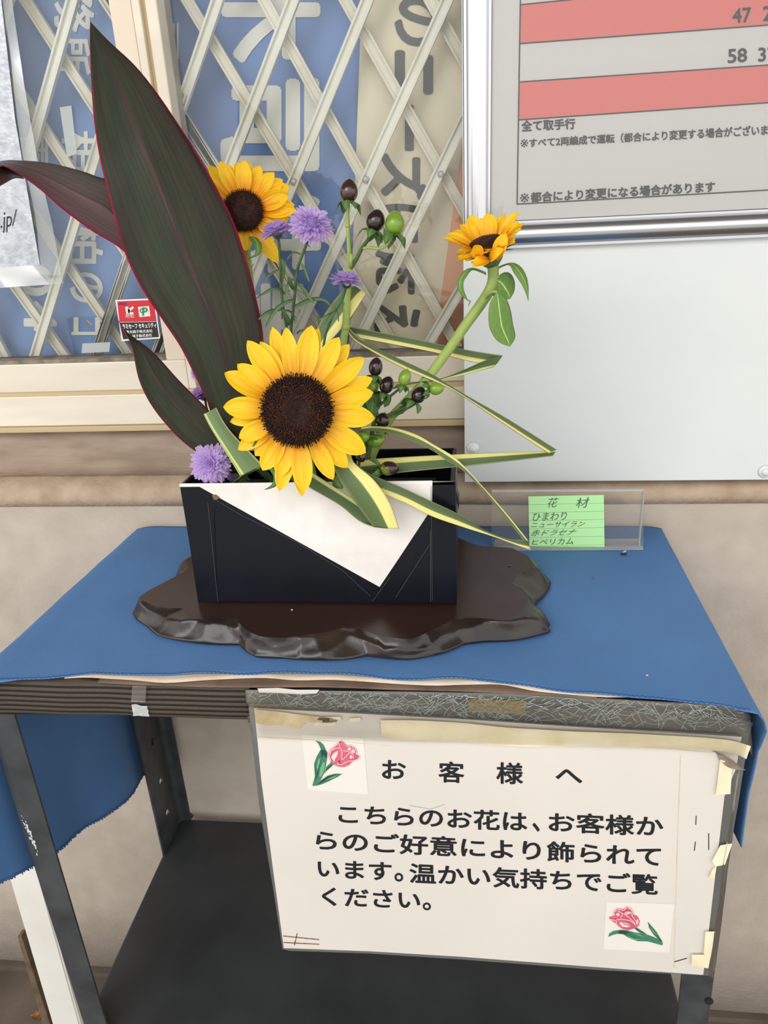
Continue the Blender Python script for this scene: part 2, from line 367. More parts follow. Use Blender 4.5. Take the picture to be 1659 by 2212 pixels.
# ---------------------------------------------- lettering (built-in font)
DG = None
def glyphs(s, bold=0.0, shear=0.0):
    cu = bpy.data.curves.new('lettering', 'FONT'); cu.body = s; cu.size = 1; cu.offset = bold; cu.shear = shear; cu.resolution_u = 4
    o = bpy.data.objects.new('lettering', cu); C.objects.link(o)
    bpy.context.view_layer.update()
    me = bpy.data.meshes.new_from_object(o.evaluated_get(bpy.context.evaluated_depsgraph_get()))
    bpy.data.objects.remove(o); bpy.data.curves.remove(cu); return me
def lettering(name, items, m, parent, fn, rot=False):
    """items: (string, quad of pixel corners TL TR BR BL, bold, shear); fn maps pixel to 3D"""
    bm = bmesh.new()
    for it in items:
        s, q = it[0], it[1]; bold = it[2] if len(it) > 2 else .012; sh = it[3] if len(it) > 3 else 0
        if len(q) == 2:
            (x0, y0), (x1, y1) = q; q = ((x0, y0), (x1, y0), (x1, y1), (x0, y1))
        base = min(bold, 0.0); ex = max(0.0, bold)
        me = glyphs(s, base, sh)
        if not me.vertices: continue
        xs = [v.co.x for v in me.vertices]; ys = [v.co.y for v in me.vertices]
        x0, x1, y0, y1 = min(xs), max(xs), min(ys), max(ys); vs = []
        x0 -= ex; x1 += ex; y0 -= ex; y1 += ex
        for q_, (sx, sy) in enumerate([(0, 0)] if ex < .002 else [(ex, 0), (-ex, 0), (0, ex), (0, -ex), (ex * .7, ex * .7), (-ex * .7, ex * .7), (ex * .7, -ex * .7), (-ex * .7, -ex * .7)]):
            vs = []
            for v in me.vertices:
                a = (v.co.x + sx - x0) / max(1e-6, x1 - x0); b = (v.co.y + sy - y0) / max(1e-6, y1 - y0)
                if rot: cx, cy = b, a             # turned a quarter to the right: up points right, text runs down
                else: cx, cy = a, 1 - b
                top = Vector(q[0]).lerp(Vector(q[1]), cx); bot = Vector(q[3]).lerp(Vector(q[2]), cx)
                p = top.lerp(bot, cy); vs.append(bm.verts.new(fn(p.x, p.y) - Vector((0, .00002 * q_, 0))))
            for p in me.polygons:
                try: bm.faces.new([vs[i] for i in p.vertices])
                except ValueError: pass
        bpy.data.meshes.remove(me)
    return from_bm(name, bm, m, parent, fix=False)
def flat(name, polys, m, parent, fn):
    bm = bmesh.new()
    for poly in polys:
        vs = [bm.verts.new(fn(*p)) for p in poly]
        for t in tessellate_polygon([[Vector((p[0], p[1], 0)) for p in poly]]):
            try: bm.faces.new([vs[i] for i in t])
            except ValueError: pass
    return from_bm(name, bm, m, parent, fix=False)
def plane_fn(y): return lambda u, v: at(u, v, y)
def strokes(lines, wdt):
    """pixel polylines to thin quads"""
    out = []
    for l in lines:
        for a, b in zip(l, l[1:]):
            d = Vector((b[0] - a[0], b[1] - a[1])); 
            if d.length < 1e-6: continue
            n_ = Vector((-d.y, d.x)).normalized() * wdt / 2
            out.append([(a[0] + n_.x, a[1] + n_.y), (b[0] + n_.x, b[1] + n_.y), (b[0] - n_.x, b[1] - n_.y), (a[0] - n_.x, a[1] - n_.y)])
    return out
# ================================================================== THE SETTING
struct(box('floor', (-3.5, -.35, -.06), (3.5, 2.2, 0), 'concrete'))
struct(box('floor_bounce', (-3.5, -4.5, -.06), (3.5, -.352, -.002), 'bounce_ground'))  # unseen outer ground, coloured pale to bounce light up at the wall
struct(box('ceiling', (-3.5, -0.55, 2.75), (3.5, 1.2, 2.85), 'canopy'))
struct(box('wall_added_opposite', (-3.5, -4.6, 0), (3.5, -4.5, .45), 'opposite'))  # unseen low wall, added for contrast in the metal frame's reflections
def profile(name, yz, x0, x1, m):
    bm = bmesh.new(); n = 40
    rows = []
    for i in range(n + 1):
        x = x0 + (x1 - x0) * i / n
        rows.append([bm.verts.new((x, y + .0016 * noise.noise(Vector((x * 9, z * 30, 3))), z + .0016 * noise.noise(Vector((x * 7, z * 20, 9))))) for y, z in yz])
    for a, b in zip(rows, rows[1:]):
        for k in range(len(yz) - 1): 
            f = bm.faces.new((a[k], b[k], b[k + 1], a[k + 1])); f.smooth = True
    for r in (rows[0], list(reversed(rows[-1]))): bm.faces.new(r)
    return from_bm(name, bm, m)
struct(profile('wall_back', [(1.0, 0), (.88, 0), (.88, .2), (.88, .5), (.88, .8), (.88, .945), (1.0, .945)], -2.2, 1.6, 'plaster'))
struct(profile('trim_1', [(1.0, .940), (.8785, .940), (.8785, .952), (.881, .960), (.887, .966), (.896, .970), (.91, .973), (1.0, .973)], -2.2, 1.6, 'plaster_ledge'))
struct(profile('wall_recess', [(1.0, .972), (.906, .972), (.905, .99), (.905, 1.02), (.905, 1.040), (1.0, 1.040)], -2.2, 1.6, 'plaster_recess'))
struct(box('wall_right', (.06, .8800, 1.0405), (1.6, 1.0, 2.75), 'plaster'))
struct(box('wall_inner', (-2.2, 1.12, .9), (1.6, 1.16, 2.75), 'dark_room'))
struct(box('baseboard_back', (-2.2, .868, 0), (1.6, .8795, .012), 'concrete'))
# window: cream aluminium sliding sashes over a sill
win = bpy.data.objects.new('window_1', None); C.objects.link(win); win.location = (-.4, .9, 1.04); win.matrix_world = Matrix.Translation((-.4, .9, 1.04)); struct(win)
WX0, WX1 = -2.0, .06
box('sill_lip', (WX0, .888, 1.0405), (WX1, .96, 1.0475), 'alu_tan', win, .001)
box('outer_sill', (WX0, .893, 1.0477), (WX1, .96, 1.0875), 'alu_cream', win, .0015)
box('track', (WX0, .897, 1.0875), (WX1, .96, 1.0925), 'alu_tan', win)
box('bottom_rail', (WX0, .895, 1.0925), (-.352, .93, 1.129), 'alu_cream', win, .0015)
box('bottom_rail', (-.3245, .903, 1.0925), (WX1, .938, 1.124), 'alu_cream', win, .0015)
box('glass_seal', (WX0, .898, 1.1292), (-.377, .926, 1.1335), 'seal', win)
box('glass_seal', (-.328, .906, 1.1242), (WX1, .934, 1.1288), 'seal', win)
box('sash_stile', (-.3765, .8955, 1.129), (-.352, .93, 2.2), 'alu_beige', win, .0012)
box('sash_stile_edge', (-.3515, .894, 1.093), (-.3425, .93, 2.2), 'alu_cream', win, .001)
box('stile_groove', (-.3425, .9, 1.093), (-.3375, .932, 2.2), 'alu_tan', win)
box('rear_stile', (-.3375, .896, 1.093), (-.3245, .94, 2.2), 'alu_cream', win, .0015)
bm = bmesh.new(); add_box(bm, (WX0, .912, 1.13), (-.375, .915, 2.25)); from_bm('glass', bm, 'pane', win)
bm = bmesh.new(); add_box(bm, (-.33, .919, 1.125), (WX1, .922, 2.25)); from_bm('glass', bm, 'pane', win)
box('head_rail', (WX0, .895, 2.2), (WX1, .94, 2.3), 'alu_cream', win, .002)
# ------------------------------------------------------------------ expanding lattice behind the glass
lat = thing('lattice_gate', (-.4, .945, 1.08), 'cream expanding metal lattice gate crossing behind the window glass', 'lattice gate')
def slats(name, lines, y, wid, th, m):
    bm = bmesh.new()
    for (a, b) in lines:
        A = at(a[0], a[1], y); B = at(b[0], b[1], y); d = (B - A).normalized()
        A = A - d * 0.0; B = B + d * 0.0
        s = d.cross(Vector((0, 1, 0))).normalized() * wid / 2; t = Vector((0, th, 0)); lip = Vector((0, -.004, 0))
        def bar(off, hw, front, thick):
            o = s.normalized() * off; h = s.normalized() * hw
            vs = [bm.verts.new(p) for p in (A + o - h + front, A + o + h + front, A + o + h + front + thick, A + o - h + front + thick,
                                            B + o - h + front, B + o + h + front, B + o + h + front + thick, B + o - h + front + thick)]
            for f in ((0, 1, 2, 3), (7, 6, 5, 4), (0, 4, 5, 1), (1, 5, 6, 2), (2, 6, 7, 3), (3, 7, 4, 0)): bm.faces.new([vs[i] for i in f])
        bar(0, wid / 2, Vector((0, 0, 0)), t)
        bar(-wid / 2 + .0012, .0012, Vector((0, -.0035, 0)), Vector((0, .0035, 0)))
        bar(wid / 2 - .0012, .0012, Vector((0, -.0035, 0)), Vector((0, .0035, 0)))
    return from_bm(name, bm, m, lat)
def ext(a, b, v0, v1):
    k = (b[0] - a[0]) / (b[1] - a[1]); return ((a[0] + k * (v0 - a[1]), v0), (a[0] + k * (v1 - a[1]), v1))
front = [ext((471, 0), (384, 254), -520, 800), ext((634, 0), (498, 354), -520, 800), ext((794, 0), (627, 410), -520, 800), ext((966, 0), (788, 395), -520, 800),
         ext((991, 283), (788, 707), -520, 800), ext((995, 624), (929, 736), 250, 800), ext((158, 0), (74, 300), -520, 790), ext((211, 322), (134, 577), -520, 800),
         ext((278, 557), (208, 772), 200, 800), ext((10, 0), (0, 40), -520, 800), ext((366, 690), (345, 745), 500, 800), ext((-75, 300), (-160, 577), -520, 790)]
rear = [ext((56, 0), (197, 218), -520, 800), ext((61, 225), (152, 362), -520, 800), ext((228, 0), (253, 38), -520, 800), ext((121, 534), (281, 767), 300, 800), ext((13, 590), (144, 772), 300, 800), ext((-30, 690), (15, 775), 500, 800),
        ext((405, 0), (630, 374), -520, 800), ext((580, 17), (779, 374), -520, 800), ext((750, 8), (991, 437), -520, 800), ext((929, 0), (995, 120), -520, 800), ext((367, 208), (455, 350), -520, 800)]
for k_ in range(1, 7):                                     # the gate goes on to the left behind the notice and beyond
    if k_ > 1: front.append(ext((158 - 155 * k_ - 20, 0), (74 - 155 * k_ - 20, 300), -520, 800))
    if k_ > 3: rear.append(ext((56 - 150 * k_, 0), (197 - 150 * k_, 218), -520, 800))
slats('front_slats', front, .940, .0125, .003, 'slat'); slats('rear_slats', rear, .953, .0125, .003, 'slat_dark')
for u, v in ((634, 393), (790, 388), (953, 377)):
    c = at(u, v, .937); bm = bmesh.new()
    bmesh.ops.create_cone(bm, cap_ends=True, segments=20, radius1=.0042, radius2=.003, depth=.003, matrix=Matrix.Translation(c) @ Matrix.Rotation(pi / 2, 4, 'X'))
    from_bm('rivet', bm, 'rivet', lat, True)
# ------------------------------------------------------------------ posters facing into the room, seen from behind through the glass
YP = .975
def poster(name, quad, m, label, cat, y=YP, grp=None):
    P = [at(u, v, y) for u, v in quad]
    c = sum(P, Vector()) / 4
    t = thing(name, (c.x, y, min(p.z for p in P)), label, cat, grp)
    slab('sheet', P, (0, .0012, 0), m, t); return t
bl = poster('banner', [(-980, -480), (300, -480), (395, 815), (-700, 815)], 'banner_blue', 'pale blue banner with white sideways lettering, behind the left window pane', 'banner')
f = plane_fn(YP - .0012)
lettering('lettering', [('務', ((117, -30), (204, 70)), .022), ('所', ((126, 78), (196, 164)), .022), ('相', ((133, 281), (206, 372)), .022), ('柏', ((142, 484), (223, 570)), .022), ('の', ((151, 588), (223, 654)), .022),
    ('コ', ((154, 685), (217, 724)), .025), ('0', ((45, 572), (113, 640)), .012), ('4', ((51, 650), (123, 715)), .02), ('電', ((34, 290), (104, 362)), .016)], 'banner_white', bl, f, rot=True)
bd = poster('banner', [(318, -480), (806, -480), (755, 815), (385, 815)], 'banner_deep', 'deeper blue banner with huge white sideways characters, behind the right window pane', 'banner', YP + .004)
f = plane_fn(YP + .0028)
lettering('lettering', [('木', ((478, -95), (692, 137)), .03), ('司', ((476, 168), (690, 370)), .035), ('法', ((490, 412), (694, 592)), .03), ('書', ((486, 612), (694, 790)), .02),
    ('司', ((345, 50), (386, 128)), .002), ('法', ((345, 148), (386, 226)), .002)], 'banner_white', bd, f, rot=True)
bb = poster('poster', [(798, -480), (1060, -480), (1010, 815), (752, 815)], 'poster_beige', 'beige poster with dark sideways handwriting, beside the framed timetable', 'poster', YP - .004)
f = plane_fn(YP - .0052)
lettering('lettering', [('の', ((852, -8), (950, 100)), .032), ('ニ', ((852, 108), (936, 214)), .045), ('ー', ((874, 226), (894, 326)), .03), ('ズ', ((822, 330), (925, 432)), .04), ('に', ((824, 440), (912, 528)), .035), ('応', ((810, 540), (908, 638)), .035),
    ('え', ((808, 654), (908, 722)), .035)], 'poster_ink', bb, f, rot=True)
po = poster('poster', [(1000, 300), (1040, 300), (1020, 815), (940, 815), (952, 645), (976, 470)], 'poster_orange', 'plain orange poster edge showing beside the white panel', 'poster', YP - .006)
# ------------------------------------------------------------------ things stuck on the window
YG = .9112
fg = plane_fn(YG)
st = thing('security_sticker', at(303, 735, YG), 'red and black security sticker at the lower corner of the left window pane', 'sticker')
slab('backing', [fg(*p) for p in ((249, 648), (334, 644), (346, 731), (263, 737))], (0, .0006, 0), 'sticker_white', st)
fs = plane_fn(YG - .0003); fs2 = plane_fn(YG - .0006)
flat('red_field', [((253, 651), (331, 648), (338, 694), (258, 696))], 'sticker_red', st, fs)
flat('black_field', [((258, 697), (338, 695), (343, 728), (266, 733))], 'sticker_black', st, fs)
flat('green_mark_field', [((298, 663), (322, 661), (325, 683), (301, 685))], 'sticker_white', st, fs2)
lettering('green_mark', [('P', ((307, 664), (319, 682)), .03), ('C', ((301, 666), (311, 676)), .03)], 'sticker_green', st, plane_fn(YG - .0009))
flat('arrow_mark', [((270, 663), (277, 662), (280, 677), (273, 678))] + strokes([[(288, 663), (278, 672)], [(278, 666), (279, 676), (288, 677)]], 4.5), 'sticker_white', st, fs2)
lettering('lettering', [('AGC', ((256, 653), (274, 659)), .02), ], 'sticker_navy', st, fs2)
lettering('white_lettering', [('防犯', ((272, 678), (290, 686)), .01), ('ラミセーフ セキュリティ', ((264, 700), (337, 697), (338, 708), (266, 711)), .04), ('青木硝子株式会社', ((272, 714), (329, 711), (330, 718), (273, 721)), .02),
    ('硝子株式会社', ((285, 723), (328, 720), (329, 727), (286, 730)), .02)], 'sticker_white', st, fs2)
ln = thing('taped_notice', at(60, 600, YG), 'shiny notice in a clear plastic sleeve taped to the glass at the left edge', 'notice')
blade('sleeve', [at(-160, -140, YG - .002), at(-140, 240, YG - .006), at(-110, 630, YG - .002)], [at(8, -140, YG - .001), at(62, 240, YG - .002), at(138, 612, YG - .001)], 'vinyl', ln, thick=0, n=30, m=14, wave=.03, seed=3)
slab('paper', [at(u, v, YG - .0045) for u, v in ((-140, -140), (-14, -140), (32, 255), (86, 572), (-110, 585))], (0, .0005, 0), 'silver_paper', ln)
lettering('lettering', [('o.jp/', ((-16, 460), (36, 452), (32, 498), (-14, 508)), -.004)], 'ink', ln, plane_fn(YG - .0052))
o = slab('tape_strip', [fg(*p) for p in ((129, 232), (154, 228), (166, 332), (145, 340))], (0, .0004, 0), 'old_tape')
tag(o, 'narrow upright strip of whitish old tape on the glass above the sideways kanji', 'tape')
o = slab('tape_strip', [fg(*p) for p in ((178, 742), (238, 739), (236, 760), (176, 763))], (0, .0004, 0), 'old_tape')
tag(o, 'short level strip of whitish old tape low on the glass, left of the security sticker', 'tape')
bm = bmesh.new(); add_blade(bm, pxl([(188, 690), (201, 703)], YG - .001), pxl([(184, 696), (196, 705)], YG - .004), n=6, m=3, cup=.3)
o = from_bm('glass_scrap', bm, 'curl_film', fix=False); tag(o, 'tiny curled brown scrap of film stuck to the window glass', 'scrap')
# ------------------------------------------------------------------ white panel with screw caps
pn = thing('notice_board', (.3, .865, .975), 'large blank white panel below the timetable frame', 'panel')
box('board', (-.0075, .8655, .975), (.9, .8775, 2.1), 'panel_white', pn, .0008)
for u, v in ((1022, 969), (1653, 1019)):
    c = at(u, v, .8645); bm = bmesh.new()
    bmesh.ops.create_cone(bm, cap_ends=True, segments=28, radius1=.0085, radius2=.0065, depth=.003, matrix=Matrix.Translation(c) @ Matrix.Rotation(pi / 2, 4, 'X'))
    bmesh.ops.create_cone(bm, cap_ends=True, segments=20, radius1=.005, radius2=.0035, depth=.003, matrix=Matrix.Translation(c + Vector((0, -.0022, 0))) @ Matrix.Rotation(pi / 2, 4, 'X'))
    from_bm('screw_cap', bm, 'cap_white', pn, True)
# ------------------------------------------------------------------ framed timetable
tt = thing('timetable_frame', (.3, .852, 1.246), 'silver framed timetable with red and white bands on the white panel', 'timetable')
def frame_profile(w=.0285, d=.0125):
    pr = [(0, 0), (0, -.006), (.001, -.0075), (.0035, -.0075), (.0042, -.0065)]
    n = 12
    for i in range(n + 1):
        a = i / n; pr.append((.0045 + (w - .0095) * a, -.0065 - (d - .0065) * sin(pi * (.06 + .88 * a))))
    pr += [(w - .0045, -.0065), (w - .003, -.0078), (w - .0008, -.0078), (w, -.0065), (w, 0)]
    return pr
FX0, FZ0, FY, FX1, FZ1 = -.0066, 1.2455, .8655, .62, 2.05
def mitre_bar(name, fn0, fn1):
    bm = bmesh.new(); pr = frame_profile()
    a = [bm.verts.new(fn0(*p)) for p in pr]; b = [bm.verts.new(fn1(*p)) for p in pr]
    for i in range(len(pr) - 1):
        f_ = bm.faces.new((a[i], a[i + 1], b[i + 1], b[i])); f_.smooth = True
    o = from_bm(name, bm, 'frame_alu', tt)
    o.modifiers.new('e', 'EDGE_SPLIT').split_angle = radians(40)
mitre_bar('frame_side', lambda s, d: Vector((FX0 + s, FY + d, FZ0 + s)), lambda s, d: Vector((FX0 + s, FY + d, FZ1 - s)))
mitre_bar('frame_bottom', lambda s, d: Vector((FX0 + s, FY + d, FZ0 + s)), lambda s, d: Vector((FX1 - s, FY + d, FZ0 + s)))
mitre_bar('frame_side', lambda s, d: Vector((FX1 - s, FY + d, FZ0 + s)), lambda s, d: Vector((FX1 - s, FY + d, FZ1 - s)))
mitre_bar('frame_top', lambda s, d: Vector((FX0 + s, FY + d, FZ1 - s)), lambda s, d: Vector((FX1 - s, FY + d, FZ1 - s)))
box('sheet', (FX0 + .024, .8625, FZ0 + .024), (FX1 - .024, .8640, FZ1 - .024), 'sheet', tt)
bm = bmesh.new(); add_box(bm, (FX0 + .026, .8588, FZ0 + .026), (FX1 - .026, .8600, FZ1 - .026)); from_bm('clear_cover', bm, 'acrylic_cover', tt)
YS = .8622
ft = plane_fn(YS); ft2 = plane_fn(YS - .0003)
flat('red_band', [((1125, 10), (1900, -68), (1900, 36), (1124, 94))], 'band_red', tt, ft)
flat('red_band', [((1123, 177), (1900, 124), (1900, 205), (1121, 259))], 'band_red', tt, ft)
flat('ruled_lines', strokes([[(1126, -120), (1117, 441), (1900, 397)], [(1125, 10), (1900, -68)], [(1124, 94), (1900, 36)], [(1123, 177), (1900, 124)], [(1121, 259), (1900, 205)]], 2.8), 'ink', tt, ft2)
lettering('lettering', [('全て取手行', ((1126, 260), (1243, 255), (1243, 279), (1126, 285)), .038), ('※', ((1124, 301), (1141, 300), (1141, 318), (1124, 319)), .0), ('すべて2両編成で運転（都合により変更する場合がございま', ((1143, 299), (1659, 269), (1659, 292), (1143, 319)), .034),
    ('※', ((1123, 418), (1143, 417), (1143, 437), (1123, 438)), .0), ('都合により変更になる場合があります', ((1146, 415), (1545, 391), (1545, 415), (1146, 438)), .038),
    ('47', ((1582, 18), (1623, 15), (1623, 48), (1582, 51)), .024), ('2', ((1648, 13), (1667, 12), (1667, 45), (1648, 46)), .024),
    ('58', ((1572, 106), (1614, 103), (1614, 134), (1572, 137)), .024), ('37', ((1638, 103), (1678, 100), (1678, 131), (1638, 134)), .024)], 'ink', tt, ft2)
# ================================================================== RACK TABLE
ZT = .910
rk = thing('rack_table', (-.11, .7, 0), 'dark grey steel angle-iron rack with one lower shelf, standing under the blue cloth', 'table')
def angle_leg(x, y, sx, sy, z0, z1, wx=.034, wy=.034, lean=0.0):
    """L section with rounded outer corner at (x, y); flanges run towards sx, sy"""
    th, r = .0025, .010
    pr = [(wx, 0)]
    for i in range(5):
        a = pi / 2 * i / 4; pr.append((r - r * sin(a), r - r * cos(a)))
    pr += [(0, wy), (th, wy), (th, r)]
    for i in range(1, 4):
        a = pi / 2 * (1 - i / 4); pr.append((r - (r - th) * sin(a), r - (r - th) * cos(a)))
    pr += [(r, th), (wx, th)]
    P = [Vector((x + sx * a - lean, y + sy * b, z0)) for a, b in pr]
    return slab('leg', P, (lean, 0, z1 - z0), 'steel_grey', rk)
angle_leg(-.464, .533, 1, 1, 0, .872)
angle_leg(.2325, .533, -1, 1, 0, .872, lean=-.030)
lg = angle_leg(-.464, .862, 1, -1, 0, .872, .020, .072)
angle_leg(.2325, .862, -1, -1, 0, .872, lean=-.030)
bm = bmesh.new()
for z in (.516, .455, .59):
    bmesh.ops.create_cone(bm, cap_ends=True, segments=20, radius1=.0052, radius2=.0052, depth=.02, matrix=Matrix.Translation((-.464, .826, z)) @ Matrix.Rotation(pi / 2, 4, 'Y'))
ct = from_bm('cutter', bm, 'dark_room'); 
md = lg.modifiers.new('holes', 'BOOLEAN'); md.object = ct; md.operation = 'DIFFERENCE'; md.solver = 'EXACT'
bpy.context.view_layer.update()
me = bpy.data.meshes.new_from_object(lg.evaluated_get(bpy.context.evaluated_depsgraph_get())); lg.modifiers.clear(); lg.data = me; bpy.data.objects.remove(ct)
box('shelf', (-.4645, .537, .385), (.244, .863, .405), 'steel_shelf', rk, .003)
bm = bmesh.new(); bmesh.ops.create_cone(bm, cap_ends=True, segments=20, radius1=.0075, radius2=.005, depth=.004, matrix=Matrix.Translation(atz(407, 1762, .407)))
from_bm('bolt', bm, 'steel_grey', rk, True)
bm = bmesh.new(); bmesh.ops.create_cone(bm, cap_ends=True, segments=20, radius1=.004, radius2=.004, depth=.002, matrix=Matrix.Translation(at(1532, 2163, .532)) @ Matrix.Rotation(pi / 2, 4, 'X'))
from_bm('leg_hole', bm, 'black_gap', rk, True)
box('tabletop', (-.4455, .5405, .8735), (.2180, .860, .9085), 'steel_grey', rk, .002)
fl = plane_fn(.5325)
random.seed(3)
chips = []
for i in range(26):
    t = i / 25; cx = 44 + 34 * t + random.uniform(-3, 3) + 4; cy = 1762 + 84 * t + random.uniform(-5, 5); a = random.uniform(1.2, 4) * (1.3 if .3 < t < .8 else .7)
    chips.append([(cx - a * .5, cy - a), (cx + a * .5, cy - a * .6), (cx + a * .7, cy + a * 1.3), (cx - a * .2, cy + a * .8)])
flat('chipped_paint', chips, 'paint_chip', rk, fl)
# ---- fabric wrap on the left of the front edge
sw = thing('striped_wrap', (-.33, .533, .872), 'brown and black striped stretchy fabric wrapped over the left of the table front edge', 'fabric')
bm = bmesh.new(); rows = []
for i in range(41):
    x = -.4515 + .255 * i / 40; wob = .0015 * noise.noise(Vector((x * 20, 0, 1))); r = []
    for (y, z) in ((.60, .9088), (.545, .9092), (.536, .9088), (.5318, .9068), (.5305, .900), (.5303, .89), (.5305, .880), (.532, .8735), (.537, .870), (.56, .8688), (.60, .8688)):
        dz = -.004 * max(0, 1 - i / 12) if z < .89 else 0
        r.append(bm.verts.new((x, y + wob, z + dz + wob * .5)))
    rows.append(r)
for a, b in zip(rows, rows[1:]):
    for k in range(10):
        q = bm.faces.new((a[k], b[k], b[k + 1], a[k + 1])); q.smooth = True
o = from_bm('fabric_wrap', bm, 'striped_fabric', sw); o.modifiers.new('t', 'SOLIDIFY').thickness = .0008
fw = plane_fn(.5285)
o = slab('clear_tape_piece', [fw(*p) for p in ((286, 1481), (316, 1482), (314, 1517), (283, 1515))], (0, .0003, 0), 'clear_tape'); tag(o, 'faint clear tape square on the striped fabric, upper one of the pair', 'tape')
bm = bmesh.new(); add_blade(bm, [fw(284, 1522), fw(288, 1546)], [fw(318, 1525), fw(322, 1548)], n=8, m=10, wave=.12, seed=5)
o = from_bm('clear_tape_piece', bm, 'old_tape', fix=False); tag(o, 'crumpled whitish tape square on the striped fabric, lower one of the pair', 'tape')
# ---- clear film with pale fibres over the right of the front edge
ws = thing('fibre_strip', (.02, .53, .876), 'grey strip with pale tangled fibres along the right of the table front edge', 'strip')
top = [(530, 1490, .531), (700, 1492, .5305), (900, 1494, .5305), (1100, 1498, .5305), (1300, 1508, .5305), (1450, 1516, .5305), (1560, 1522, .5305), (1612, 1536, .532), (1624, 1552, .537)]
low = [(536, 1560, .531), (700, 1560, .5305), (900, 1556, .5305), (1100, 1562, .5305), (1300, 1572, .5305), (1450, 1580, .5305), (1560, 1590, .5305), (1612, 1612, .532), (1626, 1640, .537)]
blade('film', pxl(top), pxl(low), 'washi', ws, thick=.0008, n=60, m=6, wave=.03, seed=2)
random.seed(11); bm = bmesh.new()
for i in range(430):
    u = random.uniform(545, 1600); t = (u - 530) / 1080; v0 = 1494 + 34 * max(0, t) ** 1.5; cy = random.uniform(v0, v0 + 46)
    a = random.uniform(-.9, .9) + random.choice((0, pi)); Lx = random.uniform(18, 60); kx = random.uniform(-.03, .03); p = []; x, y = u, cy
    for s in range(7):
        if not (v0 - 4 < y < v0 + 56 and 536 < x < 1610): break
        p.append(at(x, y, .5294)); x += cos(a) * Lx / 6; y += sin(a) * Lx / 6; a += kx * Lx / 6
    for A, B in zip(p, p[1:]):
        n_ = (B - A).cross(Vector((0, 1, 0))).normalized() * random.uniform(.00013, .00026)
        bm.faces.new([bm.verts.new(q) for q in (A + n_, B + n_, B - n_, A - n_)])
fb = from_bm('fibres', bm, 'fibre', ws, fix=False); fb['kind'] = 'stuff'
flat('torn_paper', [[(556, 1487), (600, 1486), (640, 1490), (690, 1490), (684, 1498), (650, 1500), (600, 1497), (560, 1496)]], 'cutout_paper', ws, plane_fn(.529))
flat('amber_tape', [[(1010, 1512), (1138, 1514), (1134, 1542), (1014, 1538)]], 'amber_film', ws, plane_fn(.5288)); flat('amber_tape', [[(538, 1520), (600, 1522), (760, 1534), (758, 1546), (600, 1540), (540, 1536)]], 'amber_film', ws, plane_fn(.5288))
# ---- sheets lying between the table and the cloth
def under_sheet(name, pts, m, label, lift, curl):
    """sheet lying on the table top; its front edge follows the traced outline and lifts a little"""
    N = 60; Fp = catmull([atz(u, v, ZT + lift) for u, v in pts], N)
    bm = bmesh.new(); rows = []
    for dy, kz in ((0, 1), (.006, .5), (.015, .1), (.06, 0)):
        rows.append([bm.verts.new((p.x, p.y + dy, ZT + lift + kz * curl * abs(noise.noise(Vector((p.x * 18, 0, 4)))))) for p in Fp])
    for a, b in zip(rows, rows[1:]):
        for k in range(N - 1): q = bm.faces.new((a[k], a[k + 1], b[k + 1], b[k])); q.smooth = True
    o = from_bm(name, bm, m); o.modifiers.new('t', 'SOLIDIFY').thickness = .0008
    return tag(o, label, 'sheet')
under_sheet('brown_sheet', [(210, 1474), (330, 1480), (500, 1484), (700, 1484), (850, 1489), (1000, 1493), (1160, 1500), (1290, 1509)], 'brown_vinyl', 'brown sheet peeking out beneath the cream paper at the table front', .0008, .0004)
under_sheet('cream_paper', [(139, 1465), (198, 1463), (295, 1470), (367, 1474), (464, 1467), (572, 1464), (645, 1469), (731, 1468), (825, 1474), (934, 1480), (1000, 1478), (1080, 1478), (1159, 1492), (1278, 1504), (1429, 1505)], 'cream_paper',
            'wavy cream paper edge directly under the blue cloth hem', .002, .0012)
# ------------------------------------------------------------------ blue cloth
ZC = .9135
cl = thing('blue_cloth', (-.11, .7, ZC), 'plain blue cloth draped over the rack table, hanging longer at the left', 'tablecloth')
def interp(x, pts):
    if x <= pts[0][0]: return pts[0][1]
    for (a, fa), (b, fb_) in zip(pts, pts[1:]):
        if x <= b: return fa + (fb_ - fa) * (x - a) / (b - a)
    return pts[-1][1]
hem_px = [(-60, 1472), (0, 1470), (90, 1465), (200, 1454), (290, 1456), (400, 1455), (500, 1452), (600, 1453), (700, 1455), (800, 1459), (900, 1467), (1000, 1466), (1060, 1470), (1150, 1483), (1250, 1496), (1350, 1503), (1430, 1510), (1500, 1516), (1560, 1522), (1600, 1532)]
hem = []
for u, v in hem_px:
    p = atz(u, v, ZC + .0015); hem.append((p.x, p.y))
def front_y(x): return interp(x, hem)
lhem = [(.50, .676), (.53, .655), (.5886, .628), (.6956, .572), (.78, .545), (.8664, .521)]
NX, NY = 110, 70
bm = bmesh.new(); grid = []
